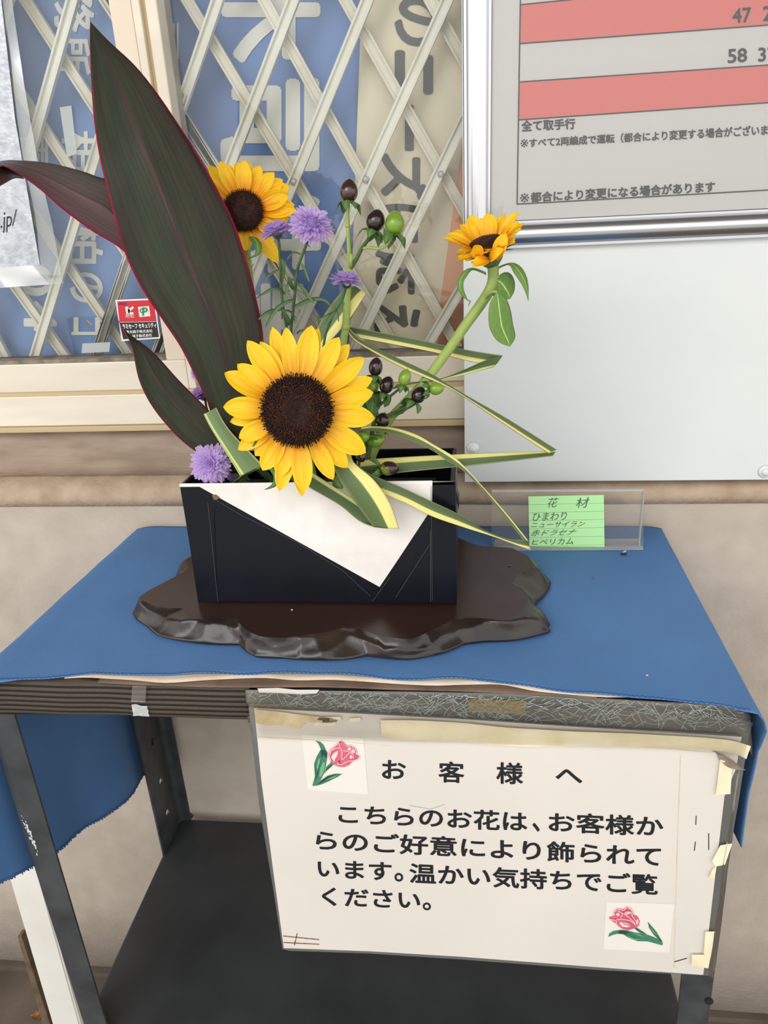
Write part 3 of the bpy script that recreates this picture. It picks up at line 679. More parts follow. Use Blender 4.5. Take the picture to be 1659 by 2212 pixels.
for j in range(NY + 1):
    t = j / NY; row = []
    for i in range(-26, NX + 22):
        ty = t
        if 0 <= i <= NX:                                  # top
            xl = -.4605 + .0175 * t; xr = .2265 + .006 * t; x = xl + (xr - xl) * i / NX
            y0 = front_y(x); y = y0 + (.868 - y0) * t
            if i < 8: y = y * (i / 8) + (1 - i / 8) * (.512 + (.868 - .512) * t) if i < 8 else y
            z = ZC + .0012 * noise.noise(Vector((x * 9, y * 14, 2))) + .0011 * max(0, noise.noise(Vector((x * 14 + y * 9, y * 5, 12)))) + .0008 * noise.noise(Vector((x * 30, y * 20, 5)))
            z += .004 * max(0, 1 - t * 10) * (noise.noise(Vector((x * 22, 0, 8))) + .1)
            e_ = min(i, NX - i)
            if e_ < 3: z -= .0006 * (3 - e_) ** 1.5
        elif i < 0:                                       # left drop
            k_ = -i / 26; y = .512 + (.868 - .512) * t; zb = interp(y, lhem)
            zt_ = ZC - .0045; z = zt_ + (zb - zt_) * k_
            x = -.463 + .0175 * t - .004 * min(1, k_ * 6) - (.006 + .018 * t) * min(1, k_ * 10) - .006 * k_ * sin(y * 40) - .012 * k_ * (1 - t)
            if k_ > .93: z += .0025 * noise.noise(Vector((y * 160, 3, 1)))
        else:                                             # right drop
            k_ = (i - NX) / 21; yf_ = front_y(.2265) * (1 - min(1, k_ * 3)) + .5335 * min(1, k_ * 3); y = yf_ + (.868 - yf_) * t; zb = .745 - .05 * t
            zt_ = ZC - .0045; z = zt_ + (zb - zt_) * k_
            x = .2285 + .006 * t + .008 * min(1, k_ * 7) ** .7 + .006 * k_
            x += .003 * sin(min(1, k_ * 1.6) * pi) * (1 - t)
        row.append(bm.verts.new((x, y, z)))
    grid.append(row)
for a, b in zip(grid, grid[1:]):
    for k in range(len(a) - 1):
        q = bm.faces.new((a[k], a[k + 1], b[k + 1], b[k])); q.smooth = True
o = from_bm('cloth', bm, 'cloth_blue', cl)
s_ = o.modifiers.new('t', 'SOLIDIFY'); s_.thickness = .001; s_.offset = 1
hp = [Vector((x, front_y(x) - .0002, ZC + .0012 + .004 * (noise.noise(Vector((x * 22, 0, 8))) + .1) + .0012 * noise.noise(Vector((x * 9, front_y(x) * 14, 2))))) for x in [-.44 + .66 * i / 160 for i in range(161)]]
bm = bmesh.new()
for i in range(len(hp) - 1):
    A = hp[i]; B = hp[i + 1]; add_tube(bm, [A + Vector((0, -.0004, .0004)), (A + B) / 2 + Vector((0, .0012, .0006)), B + Vector((0, -.0004, .0004))], .00045, seg=5)
from_bm('hem_stitching', bm, 'hem_blue', cl, True)
bm = bmesh.new(); random.seed(5)
ys = [.515 + (.866 - .515) * i / 150 for i in range(151)]
for y in ys:
    t = (y - .512) / .356; x = -.463 + .0175 * t - .004 - (.006 + .018 * t) - .006 * sin(y * 40) - .012 * (1 - t); z = interp(y, lhem)
    add_tube(bm, [Vector((x, y, z + .003)), Vector((x - .001, y + .0008, z)), Vector((x, y + random.uniform(-.001, .002), z - random.uniform(.0005, .0025)))], .0011, .0005, seg=4)
from_bm('frayed_hem', bm, 'hem_blue', cl, True)
# ------------------------------------------------------------------ laminated sign
YL = .5262
sg = thing('laminated_sign', (.02, YL, .575), 'white laminated notice with black Japanese text and two tulips, taped to the table front', 'sign')
fp = lambda k: plane_fn(YL - .0008 - .00045 * k)
outer = [(537, 1528), (760, 1538), (1000, 1552), (1300, 1572), (1590, 1588), (1612, 1600), (1610, 1640), (1590, 1760), (1560, 1930), (1543, 2095), (1534, 2108), (1300, 2096), (1000, 2073), (800, 2060), (625, 2054), (610, 2050), (590, 1920), (560, 1740)]
slab('laminate', [at(u, v, YL) for u, v in outer], (0, .0008, 0), 'laminate', sg)
paper = [(549, 1530), (760, 1541), (1000, 1554), (1300, 1574), (1602, 1592), (1590, 1660), (1565, 1720), (1530, 2020), (1519, 2106), (1300, 2090), (1000, 2067), (800, 2055), (613, 2048), (590, 1880), (565, 1690)]
slab('paper', [at(u, v, YL - .0006) for u, v in paper], (0, .0004, 0), 'laminate_paper', sg)
F1, F2, F3, F4, F5 = fp(0), fp(1), fp(2), fp(3), fp(4)
lettering('lettering', [('お', ((825, 1641), (877, 1643), (877, 1684), (825, 1682)), .022), ('客', ((947, 1644), (1003, 1646), (1003, 1692), (947, 1690)), .022), ('様', ((1072, 1646), (1130, 1648), (1130, 1695), (1072, 1693)), .022), ('へ', ((1200, 1661), (1258, 1663), (1258, 1692), (1200, 1690)), .022),
    ('こちらのお花は', ((731, 1737), (1139, 1753), (1139, 1797), (731, 1779)), .022), ('、', ((1150, 1777), (1166, 1778), (1166, 1797), (1150, 1796)), .022), ('お客様か', ((1185, 1754), (1433, 1763), (1433, 1808), (1185, 1797)), .022),
    ('らのご好意により飾られて', ((682, 1793), (1428, 1828), (1428, 1873), (682, 1836)), .022), ('います', ((686, 1857), (846, 1863), (846, 1903), (686, 1895)), .022), ('。', ((852, 1885), (871, 1886), (871, 1905), (852, 1904)), .016),
    ('温かい気持ちでご覧', ((884, 1864), (1421, 1889), (1421, 1934), (884, 1908)), .022), ('ください', ((695, 1916), (908, 1926), (908, 1965), (695, 1956)), .022), ('。', ((913, 1949), (931, 1950), (931, 1967), (913, 1966)), .016)], 'ink_black', sg, F1)
for l_ in ([(556, 1592), (720, 1601), (850, 1612)], [(1470, 1630), (1462, 1860), (1456, 2090)], [(1440, 1617), (1530, 1625)]): flat('crease_line', strokes([l_], 1.3), 'tape_brown', sg, F1)
for l_ in ([(1504, 1762), (1503, 1782)], [(1502, 1818), (1500, 1838)], [(1531, 1800), (1531, 1836)], [(1456, 2078), (1484, 2070)]): flat('smudge', strokes([l_], 2.0), 'ink', sg, F1)
flat('brown_tape_mark', strokes([[(612, 2022), (690, 2030)], [(612, 2036), (690, 2040)], [(642, 2016), (636, 2042)]], 2.2), 'rust_mark', sg, F1)
flat('scuff', strokes([[(884, 1740), (930, 1748), (960, 1738)]], 1.4), 'crease_grey', sg, F1)
def tulip(paper_q, sx, ox, oy, bloom, petals_light, lines, leaves, darks, lights):
    cv = lambda P: [(ox + x / sx, oy + y / sx) for x, y in P]
    tp = flat('tulip_picture', [paper_q], 'cutout_paper', sg, F1)
    flat('tulip_leaves', [cv(P) for P in leaves], 'tulip_green', tp, F2); flat('leaf_shading', [cv(P) for P in darks], 'tulip_dark', tp, F3); flat('leaf_highlight', [cv(P) for P in lights], 'tulip_green_light', tp, F3)
    flat('tulip_bloom', [cv(bloom)], 'tulip_pink', tp, F2); flat('petal_highlight', [cv(P) for P in petals_light], 'tulip_pale', tp, F3)
    flat('petal_outline', strokes([cv(P) for P in lines], 2.2), 'tulip_light', tp, F4)
tulip([(651, 1586), (785, 1594), (795, 1716), (665, 1706)], 9.217, 640, 1560,
    [(650, 700), (640, 640), (680, 550), (760, 490), (840, 420), (890, 380), (940, 390), (990, 460), (1080, 470), (1150, 520), (1200, 570), (1195, 640), (1265, 680), (1220, 750), (1110, 790), (1060, 850), (960, 895), (850, 890), (740, 840), (680, 790)],
    [[(760, 800), (690, 700), (740, 620), (830, 570), (820, 650), (770, 740)], [(1010, 540), (1060, 490), (1100, 530), (1060, 570)], [(1060, 690), (1090, 640), (1120, 700), (1090, 740)], [(1090, 590), (1150, 540), (1170, 600), (1130, 620)]],
    [[(690, 780), (660, 680), (700, 560), (800, 510), (890, 515), (915, 600), (900, 740), (810, 835)], [(810, 840), (900, 850), (1010, 780), (1120, 770), (1220, 740), (1265, 680)], [(840, 800), (960, 710), (1060, 610)], [(930, 560), (1040, 580), (1130, 640), (1140, 730)], [(860, 500), (860, 410), (900, 380)], [(1000, 470), (1100, 475), (1200, 570), (1195, 640)], [(640, 640), (680, 550), (760, 490), (890, 380)], [(1080, 590), (1150, 520)]],
    [[(320, 1270), (370, 1080), (355, 830), (400, 700), (490, 540), (440, 430), (380, 370), (470, 390), (540, 450), (580, 540), (620, 610), (610, 720), (590, 850), (560, 1000), (490, 1140), (410, 1265)], [(560, 1030), (600, 890), (690, 800), (740, 840), (640, 930), (570, 1010)], [(410, 1265), (480, 1170), (620, 1070), (760, 1030), (915, 1030), (820, 1090), (640, 1180), (500, 1240)]],
    [[(490, 560), (560, 560), (610, 640), (600, 720), (540, 650), (500, 720)], [(590, 960), (650, 890), (700, 850), (735, 845), (640, 935)], [(430, 1240), (500, 1160), (640, 1080), (760, 1040), (620, 1130), (500, 1210)], [(380, 1180), (400, 1050), (430, 960), (415, 1080)]],
    [[(400, 900), (430, 760), (480, 700), (470, 800), (420, 960)], [(450, 1080), (480, 900), (540, 780), (580, 830), (550, 980), (500, 1090)], [(560, 1160), (700, 1090), (850, 1045), (740, 1110)]])
tulip([(1310, 1948), (1457, 1953), (1446, 2058), (1303, 2050)], 8.73, 1290, 1930,
    [(220, 460), (245, 440), (320, 420), (320, 350), (400, 295), (500, 310), (555, 260), (640, 300), (690, 400), (760, 430), (805, 520), (790, 600), (730, 650), (600, 690), (480, 675), (400, 620), (340, 560), (250, 500)],
    [[(420, 560), (450, 530), (520, 590), (640, 620), (560, 640), (470, 620)], [(350, 390), (400, 360), (430, 400), (390, 430)], [(520, 380), (600, 350), (640, 370), (560, 400)], [(740, 500), (770, 480), (780, 560), (750, 590)], [(480, 540), (560, 560), (640, 600), (540, 580)]],
    [[(360, 590), (360, 490), (480, 485), (620, 510), (740, 600)], [(440, 460), (480, 390), (560, 345), (640, 355), (670, 440), (745, 540), (740, 600)], [(500, 380), (600, 450), (720, 560)], [(370, 310), (480, 380)], [(245, 490), (360, 510)], [(500, 320), (560, 260), (640, 300), (690, 400)], [(320, 420), (320, 350), (400, 295), (500, 320)]],
    [[(210, 820), (230, 760), (300, 710), (430, 690), (560, 695), (700, 740), (900, 765), (1080, 830), (1220, 900), (1240, 950), (1225, 980), (1080, 940), (950, 905), (760, 900), (600, 840), (490, 770), (390, 760), (290, 785)], [(700, 660), (735, 640), (800, 690), (930, 770), (800, 740)], [(955, 535), (1010, 600), (1120, 730), (1230, 910), (1180, 890), (1060, 770), (980, 650)]],
    [[(390, 760), (430, 705), (540, 710), (600, 740), (540, 770), (490, 770)], [(735, 640), (800, 690), (930, 770), (860, 745), (760, 680)], [(1000, 680), (1080, 780), (1230, 910), (1170, 870), (1070, 780)]],
    [[(560, 790), (700, 850), (850, 870), (740, 880), (620, 840)], [(640, 740), (760, 760), (900, 810), (800, 800)], [(980, 610), (1050, 690), (1120, 780), (1060, 740)]])
# torn yellowed tape along its top and edges
bm = bmesh.new(); random.seed(2)
T_ = [(822, 1556), (900, 1556), (1000, 1562), (1100, 1572), (1200, 1578), (1300, 1582), (1400, 1586), (1500, 1592), (1580, 1600), (1622, 1612)]
B_ = [(824, 1590), (900, 1600), (1000, 1604), (1100, 1611), (1200, 1612), (1300, 1612), (1400, 1616), (1500, 1618), (1580, 1626), (1612, 1640)]
add_blade(bm, pxl(T_, YL - .0042), pxl(B_, YL - .0036), n=70, m=8, wave=.05, seed=4)
o = from_bm('aged_tape', bm, 'tape_yellow', sg, fix=False)
pieces = [[(549, 1533), (600, 1537), (660, 1545), (735, 1553), (730, 1562), (660, 1560), (645, 1574), (600, 1566), (575, 1567), (552, 1562)], [(690, 1549), (735, 1548), (738, 1556), (720, 1568), (678, 1568), (680, 1560)], [(756, 1552), (778, 1550), (780, 1558), (752, 1560)],
          [(1556, 1640), (1582, 1650), (1578, 1715), (1546, 1718)], [(1556, 1826), (1582, 1822), (1566, 1868), (1546, 1872), (1538, 1860)], [(1494, 2062), (1536, 2062), (1530, 2092), (1494, 2086)], [(1538, 1880), (1548, 1870), (1544, 1898), (1532, 1896)], [(1524, 2012), (1546, 2012), (1536, 2070), (1520, 2060)]]
for P in pieces: flat('tape_remnant', [P], 'tape_yellow' if P[0][0] != 549 else 'tape_brown', sg, fp(5))
bm = bmesh.new(); add_blade(bm, [at(1536, 1622, YL - .003), at(1560, 1632, YL - .007), at(1584, 1650, YL - .016), at(1612, 1664, YL - .012)], [at(1552, 1640, YL - .003), at(1570, 1656, YL - .004), at(1588, 1662, YL - .008), at(1612, 1664, YL - .012)], n=14, m=5, cup=.25)
from_bm('curled_corner', bm, 'curl_film', sg, fix=False)
bm = bmesh.new(); add_blade(bm, pxl([(530, 1492), (1000, 1518), (1500, 1544), (1626, 1560)], YL - .0055), pxl([(548, 1594), (1000, 1606), (1500, 1622), (1606, 1640)], YL - .0052), n=40, m=6, wave=.03, seed=9)
o = from_bm('wide_clear_tape', bm, 'clear_tape', fix=False); tag(o, 'wide clear tape holding the top of the laminated notice to the table', 'tape')
bm = bmesh.new(); add_blade(bm, pxl([(1592, 1664), (1580, 1760), (1560, 1880), (1545, 2000), (1530, 2108)], YL - .0048), pxl([(1606, 1664), (1591, 1760), (1574, 1870), (1558, 2000), (1542, 2112)], YL + .003), n=40, m=5, wave=.08, seed=12)
o = from_bm('side_clear_tape', bm, 'clear_tape', fix=False); tag(o, 'crinkled clear tape down the right edge of the laminated notice', 'tape')
# ------------------------------------------------------------------ plank and stick at the lower left
PKY = .69
pk = [at(u, v, PKY) for u, v in ((8, 1860), (72, 1850), (172, 2212), (112, 2212))]; dn = (pk[2] - pk[1]) / (pk[1].z - pk[2].z); 
pk = [pk[0], pk[1], pk[1] + (pk[2] - pk[1]) * (pk[1].z - .004) / (pk[1].z - pk[2].z), pk[0] + (pk[3] - pk[0]) * (pk[0].z - .004) / (pk[0].z - pk[3].z)]
bm = bmesh.new()
vs = [bm.verts.new(p) for p in pk] + [bm.verts.new(p + Vector((.006, .025, 0))) for p in pk]
for f_ in ((0, 1, 2, 3), (7, 6, 5, 4), (0, 4, 5, 1), (1, 5, 6, 2), (2, 6, 7, 3), (3, 7, 4, 0)): bm.faces.new([vs[i] for i in f_])
bmesh.ops.bevel(bm, geom=list(bm.edges), offset=.002, segments=2, affect='EDGES')
pl = from_bm('white_board', bm, 'plank_white'); tag(pl, 'narrow white board standing upright on the floor behind the left rack leg', 'board')
sk = [at(u, v, PKY + .03) for u, v in ((38, 2024), (46, 2022), (108, 2212), (92, 2212))]
sk = [sk[0], sk[1], sk[1] + (sk[2] - sk[1]) * (sk[1].z - .003) / (sk[1].z - sk[2].z), sk[0] + (sk[3] - sk[0]) * (sk[0].z - .003) / (sk[0].z - sk[3].z)]
o = slab('brown_stick', sk, (0, .012, 0), 'stick_brown'); tag(o, 'thin brown wooden stick leaning against the white board', 'stick')
# ================================================================== STAND, VASE, CARD
ZS = .935
cvt = lambda P: [(250 + x / 1.659, 1000 + y / 1.659) for x, y in P]
fr = cvt([(60, 545), (75, 568), (110, 590), (150, 625), (250, 645), (350, 655), (440, 655), (470, 685), (500, 700), (600, 705), (720, 712), (820, 710), (900, 695), (1050, 710), (1180, 685), (1250, 655), (1330, 645), (1440, 640), (1510, 625), (1550, 595)])
bk = cvt([(1562, 560), (1560, 538), (1540, 510), (1500, 480), (1515, 455), (1532, 440), (1555, 410), (1562, 385), (1530, 350), (1480, 320), (1420, 295), (1350, 290), (1300, 290), (1265, 275), (1218, 255), (1100, 215), (900, 205), (650, 205), (450, 235), (330, 285), (265, 310), (225, 325), (215, 350), (200, 400), (150, 430), (95, 465), (60, 510)])
tops = cvt([(85, 480), (132, 512), (190, 520), (240, 520), (262, 555), (330, 548), (430, 556), (470, 600), (520, 622), (600, 627), (700, 615), (820, 590), (880, 596), (960, 622), (1060, 632), (1120, 605), (1200, 565), (1280, 550), (1390, 560), (1440, 545), (1470, 505), (1490, 478), (1450, 455), (1420, 430), (1440, 400), (1500, 370), (1480, 335), (1420, 305), (1350, 300), (1300, 298), (1265, 284), (1218, 265), (1100, 228), (900, 218), (650, 218), (450, 248), (340, 296), (290, 325), (250, 345), (262, 375), (225, 402), (160, 435), (110, 462)])
cen = Vector((-.145, .70))
def polar(P): 
    r = sorted((math.atan2(p.y - cen.y, p.x - cen.x), math.hypot(p.x - cen.x, p.y - cen.y)) for p in P)
    return [(r[-1][0] - 2 * pi, r[-1][1])] + r + [(r[0][0] + 2 * pi, r[0][1])]
PB = polar([atz(u, v, ZC + .0025) for u, v in fr] + [atz(u, v, ZS - .003) for u, v in bk]); PT = polar([atz(u, v, ZS) for u, v in tops])
std = thing('wooden_stand', (-.145, .70, ZC + .002), 'dark brown wooden display stand with a carved wavy rim, on the blue cloth', 'stand')
random.seed(17); gouges = [(random.uniform(-pi, pi), random.uniform(-.15, 1.05), random.uniform(.7, 1.3)) for _ in range(64)]
def carve(th, sl):
    """hollow scallops left by a gouge: ridges where two hollows meet"""
    best = 9
    for g_, q_, sz in gouges:
        dth = (th - g_ + pi) % (2 * pi) - pi
        best = min(best, ((dth / .17) ** 2 + ((sl - q_) / .55) ** 2) / sz)
    return min(best, 1.4)
bm = bmesh.new(); NA = 440; rings = []; NK = 13
for k in range(NK + 1):
    sl = k / NK; R_ = []
    for i in range(NA):
        th = -pi + 2 * pi * i / NA; rt, rb = interp(th, PT), interp(th, PB); rt = min(rt, rb - .002)
        e_ = sin(pi * min(1, sl * 1.0)) ** .6; cv_ = carve(th, sl) - .6; wdt = rb - rt
        r = rt + wdt * (sl ** .85) + e_ * cv_ * .0022
        z = ZS - (ZS - ZC - .0045) * sl ** (1.5 if wdt > .012 else 1.0) + e_ * cv_ * .0030
        R_.append(bm.verts.new((cen.x + cos(th) * r, cen.y + sin(th) * r, min(z, ZS))))
    rings.append(R_)
rings.append([bm.verts.new((cen.x + (v.co.x - cen.x) * .985, cen.y + (v.co.y - cen.y) * .985, ZC + .0022)) for v in rings[-1]])
for a, b in zip(rings, rings[1:]):
    for i in range(NA):
        f_ = bm.faces.new((a[i], a[(i + 1) % NA], b[(i + 1) % NA], b[i])); f_.smooth = True
bot = bm.faces.new(list(reversed(rings[-1])))
from_bm('carved_rim', bm, 'wood_carved', std)
bm = bmesh.new()
vs = [bm.verts.new(v) for v in [(cen.x + cos(-pi + 2 * pi * i / NA) * min(interp(-pi + 2 * pi * i / NA, PT), interp(-pi + 2 * pi * i / NA, PB) - .002), cen.y + sin(-pi + 2 * pi * i / NA) * min(interp(-pi + 2 * pi * i / NA, PT), interp(-pi + 2 * pi * i / NA, PB) - .002), ZS) for i in range(NA)]]
for t in tessellate_polygon([[v.co for v in vs]]):
    try: bm.faces.new([vs[i] for i in t])
    except ValueError: pass
o = from_bm('flat_top', bm, 'wood_dark', std); 
for p in o.data.polygons:
    if p.normal.z < 0: p.flip()
# vase
VX0, VX1, VY0, VY1, VZ0, VZ1 = -.2745, -.0142, .6355, .737, ZS + .0006, 1.0625
va = thing('rectangular_vase', ((VX0 + VX1) / 2, (VY0 + VY1) / 2, VZ0), 'rectangular black flower vase with a big white slanted panel, on the wooden stand', 'vase')
bm = bmesh.new(); wt = .0045
def ringv(x0, y0, x1, y1, z): return [bm.verts.new(p) for p in ((x0, y0, z), (x1, y0, z), (x1, y1, z), (x0, y1, z))]
A = ringv(VX0, VY0, VX1, VY1, VZ0); B = ringv(VX0, VY0, VX1, VY1, VZ1); Cc = ringv(VX0 + wt, VY0 + wt, VX1 - wt, VY1 - wt, VZ1); Dd = ringv(VX0 + wt, VY0 + wt, VX1 - wt, VY1 - wt, VZ1 - .035)
for a, b in ((A, B), (B, Cc), (Cc, Dd)):
    for i in range(4): bm.faces.new((a[i], a[(i + 1) % 4], b[(i + 1) % 4], b[i]))
bm.faces.new(list(reversed(A))); bm.faces.new(Dd)
bmesh.ops.bevel(bm, geom=[e_ for e_ in bm.edges if e_.calc_length() > .02], offset=.0012, segments=2, affect='EDGES')
from_bm('body', bm, 'lacquer_black', va)
fv = lambda k: plane_fn(VY0 - .0003 - .0003 * k)
slab('white_inlay', [plane_fn(VY0 - .0006)(*p) for p in ((394, 1045), (934, 1038.5), (933, 1100), (820, 1268), (430, 1051), (394, 1052))], (0, .0006, 0), 'lacquer_white', va)
box('white_rim', (VX0 + .0002, VY0 - .0008, VZ1 - .0022), (VX1 - .0002, VY0 + .0022, VZ1 + .0006), 'lacquer_white', va, .0004)
slab('tape_edge', [plane_fn(VY0 - .0008)(*p) for p in ((934, 1042), (984, 1040), (987, 1296), (935, 1298))], (0, .0004, 0), 'lacquer_black', va)
slab('tape_edge', [plane_fn(VY0 - .0008)(*p) for p in ((933, 1098), (934, 1130), (850, 1298), (806, 1299), (821, 1268))], (0, .0004, 0), 'lacquer_black', va)
slab('tape_edge', [plane_fn(VY0 - .0007)(*p) for p in ((391, 1052), (431, 1052), (822, 1270), (808, 1290), (470, 1094), (462, 1099), (469, 1300), (428, 1302))], (0, .0004, 0), 'lacquer_black', va)
slab('peeled_flap', [Vector((VX1 + .0006, VY0 - .0006, z)) for z in (1.046, 1.0555)] + [Vector((VX1 + .0035, VY0 - .001, 1.043)), Vector((VX1 + .003, VY0 - .001, 1.036))], (0, .02, 0), 'lacquer_black', va)
flat('scratches', strokes([[(449, 1085), (471, 1301)], [(463, 1078), (520, 1112), (640, 1170), (740, 1232), (800, 1288)], [(931, 1050), (934, 1297)], [(928, 1176), (855, 1290)], [(843, 1246), (805, 1298)], [(930, 1145), (930, 1300)]], .9), 'scratch', va, fv(3))
flat('brown_stain', [[(458, 1070), (466, 1068), (474, 1074), (470, 1079), (462, 1080)]], 'crumb', va, fv(3))
box('flower_foam', (VX0 + .02, VY0 + .016, VZ1 - .040), (VX1 - .02, VY1 - .016, VZ1 - .026), 'foam', va, .003)
# card holder
ch = thing('card_holder', (.11, .806, ZC), 'clear acrylic card holder standing on the cloth right of the vase', 'card holder')
fa = plane_fn(.806)
Q = [at(1062, 1062, .812), at(1390, 1060, .812), at(1390, 1188, .806), at(1062, 1190, .806)]
slab('back_plate', Q, (0, .0018, 0), 'acrylic', ch)
slab('foot', [atz(1062, 1190, ZC + .001), atz(1390, 1188, ZC + .001), atz(1382, 1166, ZC + .003), atz(1070, 1168, ZC + .003)], (0, 0, .0016), 'acrylic_edge', ch)
bm = bmesh.new(); add_box(bm, (Q[0].x, .8105, Q[0].z), (Q[1].x, .8145, Q[0].z + .0014)); add_box(bm, (Q[1].x - .0012, .806, ZC), (Q[1].x + .0002, .8135, Q[1].z)); from_bm('polished_edge', bm, 'acrylic_edge', ch)
nt_ = thing('note_card', at(1224, 1186, .8035), 'light green ruled note with handwritten flower names, in front of the clear holder', 'note')
def fnote(u, v):
    p = at(u, v, .8045); return p + Vector((0, (p.z - ZC) * .08, 0))
def fno(k): return lambda u, v: (lambda p: p + (cam.location - p).normalized() * 0 + Vector((0, -.0003 * k, 0)))(fnote(u, v))
slab('paper', [fnote(*p) for p in ((1142, 1076), (1306, 1073), (1306, 1185), (1144, 1187))], (0, .0004, 0), 'note_green', nt_)
flat('ruled_lines', strokes([[(1143, 1074 + d), (1306, 1071 + d)] for d in (19, 36, 53, 70, 88, 106)], .8), 'note_line', nt_, fno(1))
lettering('handwriting', [('花', ((1183, 1079), (1209, 1078), (1206, 1098), (1184, 1099)), -.006, .25), ('材', ((1243, 1079), (1275, 1077), (1274, 1099), (1246, 1100)), -.006, .25), ('ひまわり', ((1151, 1110), (1225, 1108), (1225, 1125), (1152, 1127)), -.004, .25),
    ('ニューサイラン', ((1147, 1130), (1266, 1127), (1262, 1139), (1147, 1141)), -.004, .25), ('赤ドラセナ', ((1148, 1146), (1249, 1143), (1240, 1157), (1146, 1159)), -.004, .25), ('ヒペリカム', ((1149, 1166), (1238, 1162), (1238, 1176), (1150, 1177)), -.004, .25)], 'pencil', nt_, fno(2))
# crumbs and an insect on the cloth and stand
def crumb(name, p, r, m, label, cat, seed, grp=None):
    bm = bmesh.new(); bmesh.ops.create_icosphere(bm, subdivisions=2, radius=r)
    for v in bm.verts: v.co *= 1 + .45 * noise.noise(v.co * 600 + Vector((seed, 0, 0))); v.co.z *= .6
    bmesh.ops.translate(bm, verts=bm.verts, vec=Vector(p) + Vector((0, 0, r * .5)))
    return tag(from_bm(name, bm, m, None, True), label, cat, grp)
ins = thing('dead_insect', atz(1347, 1196, ZC + .001), 'tiny dead black insect on the blue cloth below the card holder', 'insect')
c0 = atz(1347, 1196, ZC + .002); bm = bmesh.new(); bmesh.ops.create_uvsphere(bm, u_segments=12, v_segments=8, radius=.0016)
for v in bm.verts: v.co.x *= 2.1; v.co += c0
from_bm('body', bm, 'insect', ins, True)
bm = bmesh.new(); add_blade(bm, [c0 + Vector((-.002, 0, .0014)), c0 + Vector((.002, .001, .004))], [c0 + Vector((.001, -.0005, .0012)), c0 + Vector((.0035, .001, .0035))], n=4, m=2); from_bm('wing', bm, 'old_tape', ins, fix=False)
bm = bmesh.new(); [add_tube(bm, [c0, c0 + Vector((dx, -.001, .0008)), c0 + Vector((dx * 1.7, -.003, -.0015))], .0002, seg=4) for dx in (-.002, 0, .002)]; from_bm('legs', bm, 'insect', ins)
crumb('crumb', atz(1282, 1250, ZC + .001), .0014, 'crumb', 'brown petal crumb on the cloth to the right of the wooden stand', 'crumb', 1)
crumb('crumb', atz(1398, 1460, ZC + .001), .0012, 'cream_paper', 'pale crumb on the cloth near the front right corner', 'crumb', 4)
crumb('crumb', atz(1100, 1222, ZS + .0003), .0013, 'crumb', 'brown crumb on the wooden stand top, right of the vase', 'crumb', 7)
crumb('crumb', atz(631, 1318, ZS + .0003), .0010, 'cream_paper', 'pale crumb on the wooden stand directly before the vase', 'crumb', 9)
for (u, v, z, lb) in ((485, 1745, .406, 'dry orange leaf bit on the lower rack shelf near its back leg'), (84, 2196, .001, 'dry orange leaf on the floor beside the brown stick')):
    p = atz(u, v, z); bm = bmesh.new(); r = .007 if z > .1 else .016
    add_blade(bm, [p + Vector((-r, 0, .001)), p + Vector((0, r * .6, .004)), p + Vector((r, .2 * r, .001))], [p + Vector((-r, 0, .001)), p + Vector((0, -r * .5, .003)), p + Vector((r, .2 * r, .001))], n=10, m=4, fold=.3, wave=.3, seed=u)
    o = from_bm('dry_leaf', bm, 'dry_leaf', fix=False); tag(o, lb, 'leaf')
# ================================================================== THE ARRANGEMENT
view = lambda p: (cam.location - p).normalized()
UPI = Vector((-RX.y, -RY.y, -RZ.y)); RTI = Vector((RX.x, RY.x, RZ.x))     # picture up and right, as world directions, for aiming flower heads
def on_plane(u, v, c, n):
    d = ray(u, v); o = cam.location; t = (c - o).dot(n) / d.dot(n); return o + d * t
def mpp(u, v, y): return (at(u + 1, v, y) - at(u, v, y)).length
VB = lambda x, y: Vector((x, y, VZ1 - .027))                                # a point in the foam inside the vase
# ---- dark red cordyline leaves
ct_ = [('cordyline_leaf', 'tallest dark green leaf with thin red edges, upright left of the big sunflower', 'cordyline',
        [(195, 47, .70), (194, 100, .70), (197, 180, .70), (203, 260, .70), (215, 340, .70), (232, 410, .695), (250, 480, .692), (275, 560, .69), (310, 630, .687), (350, 690, .685), (390, 750, .682), (420, 810, .68), (455, 880, .678), (492, 950, .676), (512, 1006, .675)],
        [(195, 47, .70), (236, 90, .712), (290, 140, .72), (335, 195, .724), (380, 260, .724), (425, 330, .722), (465, 400, .718), (505, 480, .713), (535, 570, .707), (555, 650, .702), (569, 730, .697), (563, 800, .69), (548, 870, .685), (535, 940, .68), (526, 1006, .676)], .05),
       ('cordyline_leaf', 'lowest dark green leaf, tipped toward the red security sticker', 'cordyline',
        [(250, 684, .66), (268, 715, .66), (285, 750, .66), (300, 820, .66), (330, 880, .66), (380, 940, .66), (425, 977, .66), (470, 1005, .662), (500, 1022, .665)],
        [(250, 684, .66), (275, 718, .666), (330, 760, .672), (390, 825, .674), (450, 885, .672), (490, 930, .669), (520, 965, .667), (535, 1000, .666), (530, 1022, .666)], .06)]
for nm, lb, mt, Lp, Rp, fo in ct_:
    b0 = VB(-.22, .675); t = thing(nm, b0, lb, 'leaf')
    blade('leaf_blade', pxl(Lp), pxl(Rp), mt, t, n=60, m=16, fold=fo, thick=.0005)
    mid = [(at(a[0], a[1], a[2]) + at(b[0], b[1], b[2])) / 2 for a, b in zip(Lp, Rp)]
    tube('leaf_stalk', [mid[-1], (mid[-1] + b0) / 2, b0 - Vector((0, 0, .01))], .004, .0035, 'stem_dark', t)
t = thing('cordyline_leaf', VB(-.20, .715), 'reddish brown leaf arching out of frame at the left, behind the tall dark leaf', 'leaf')
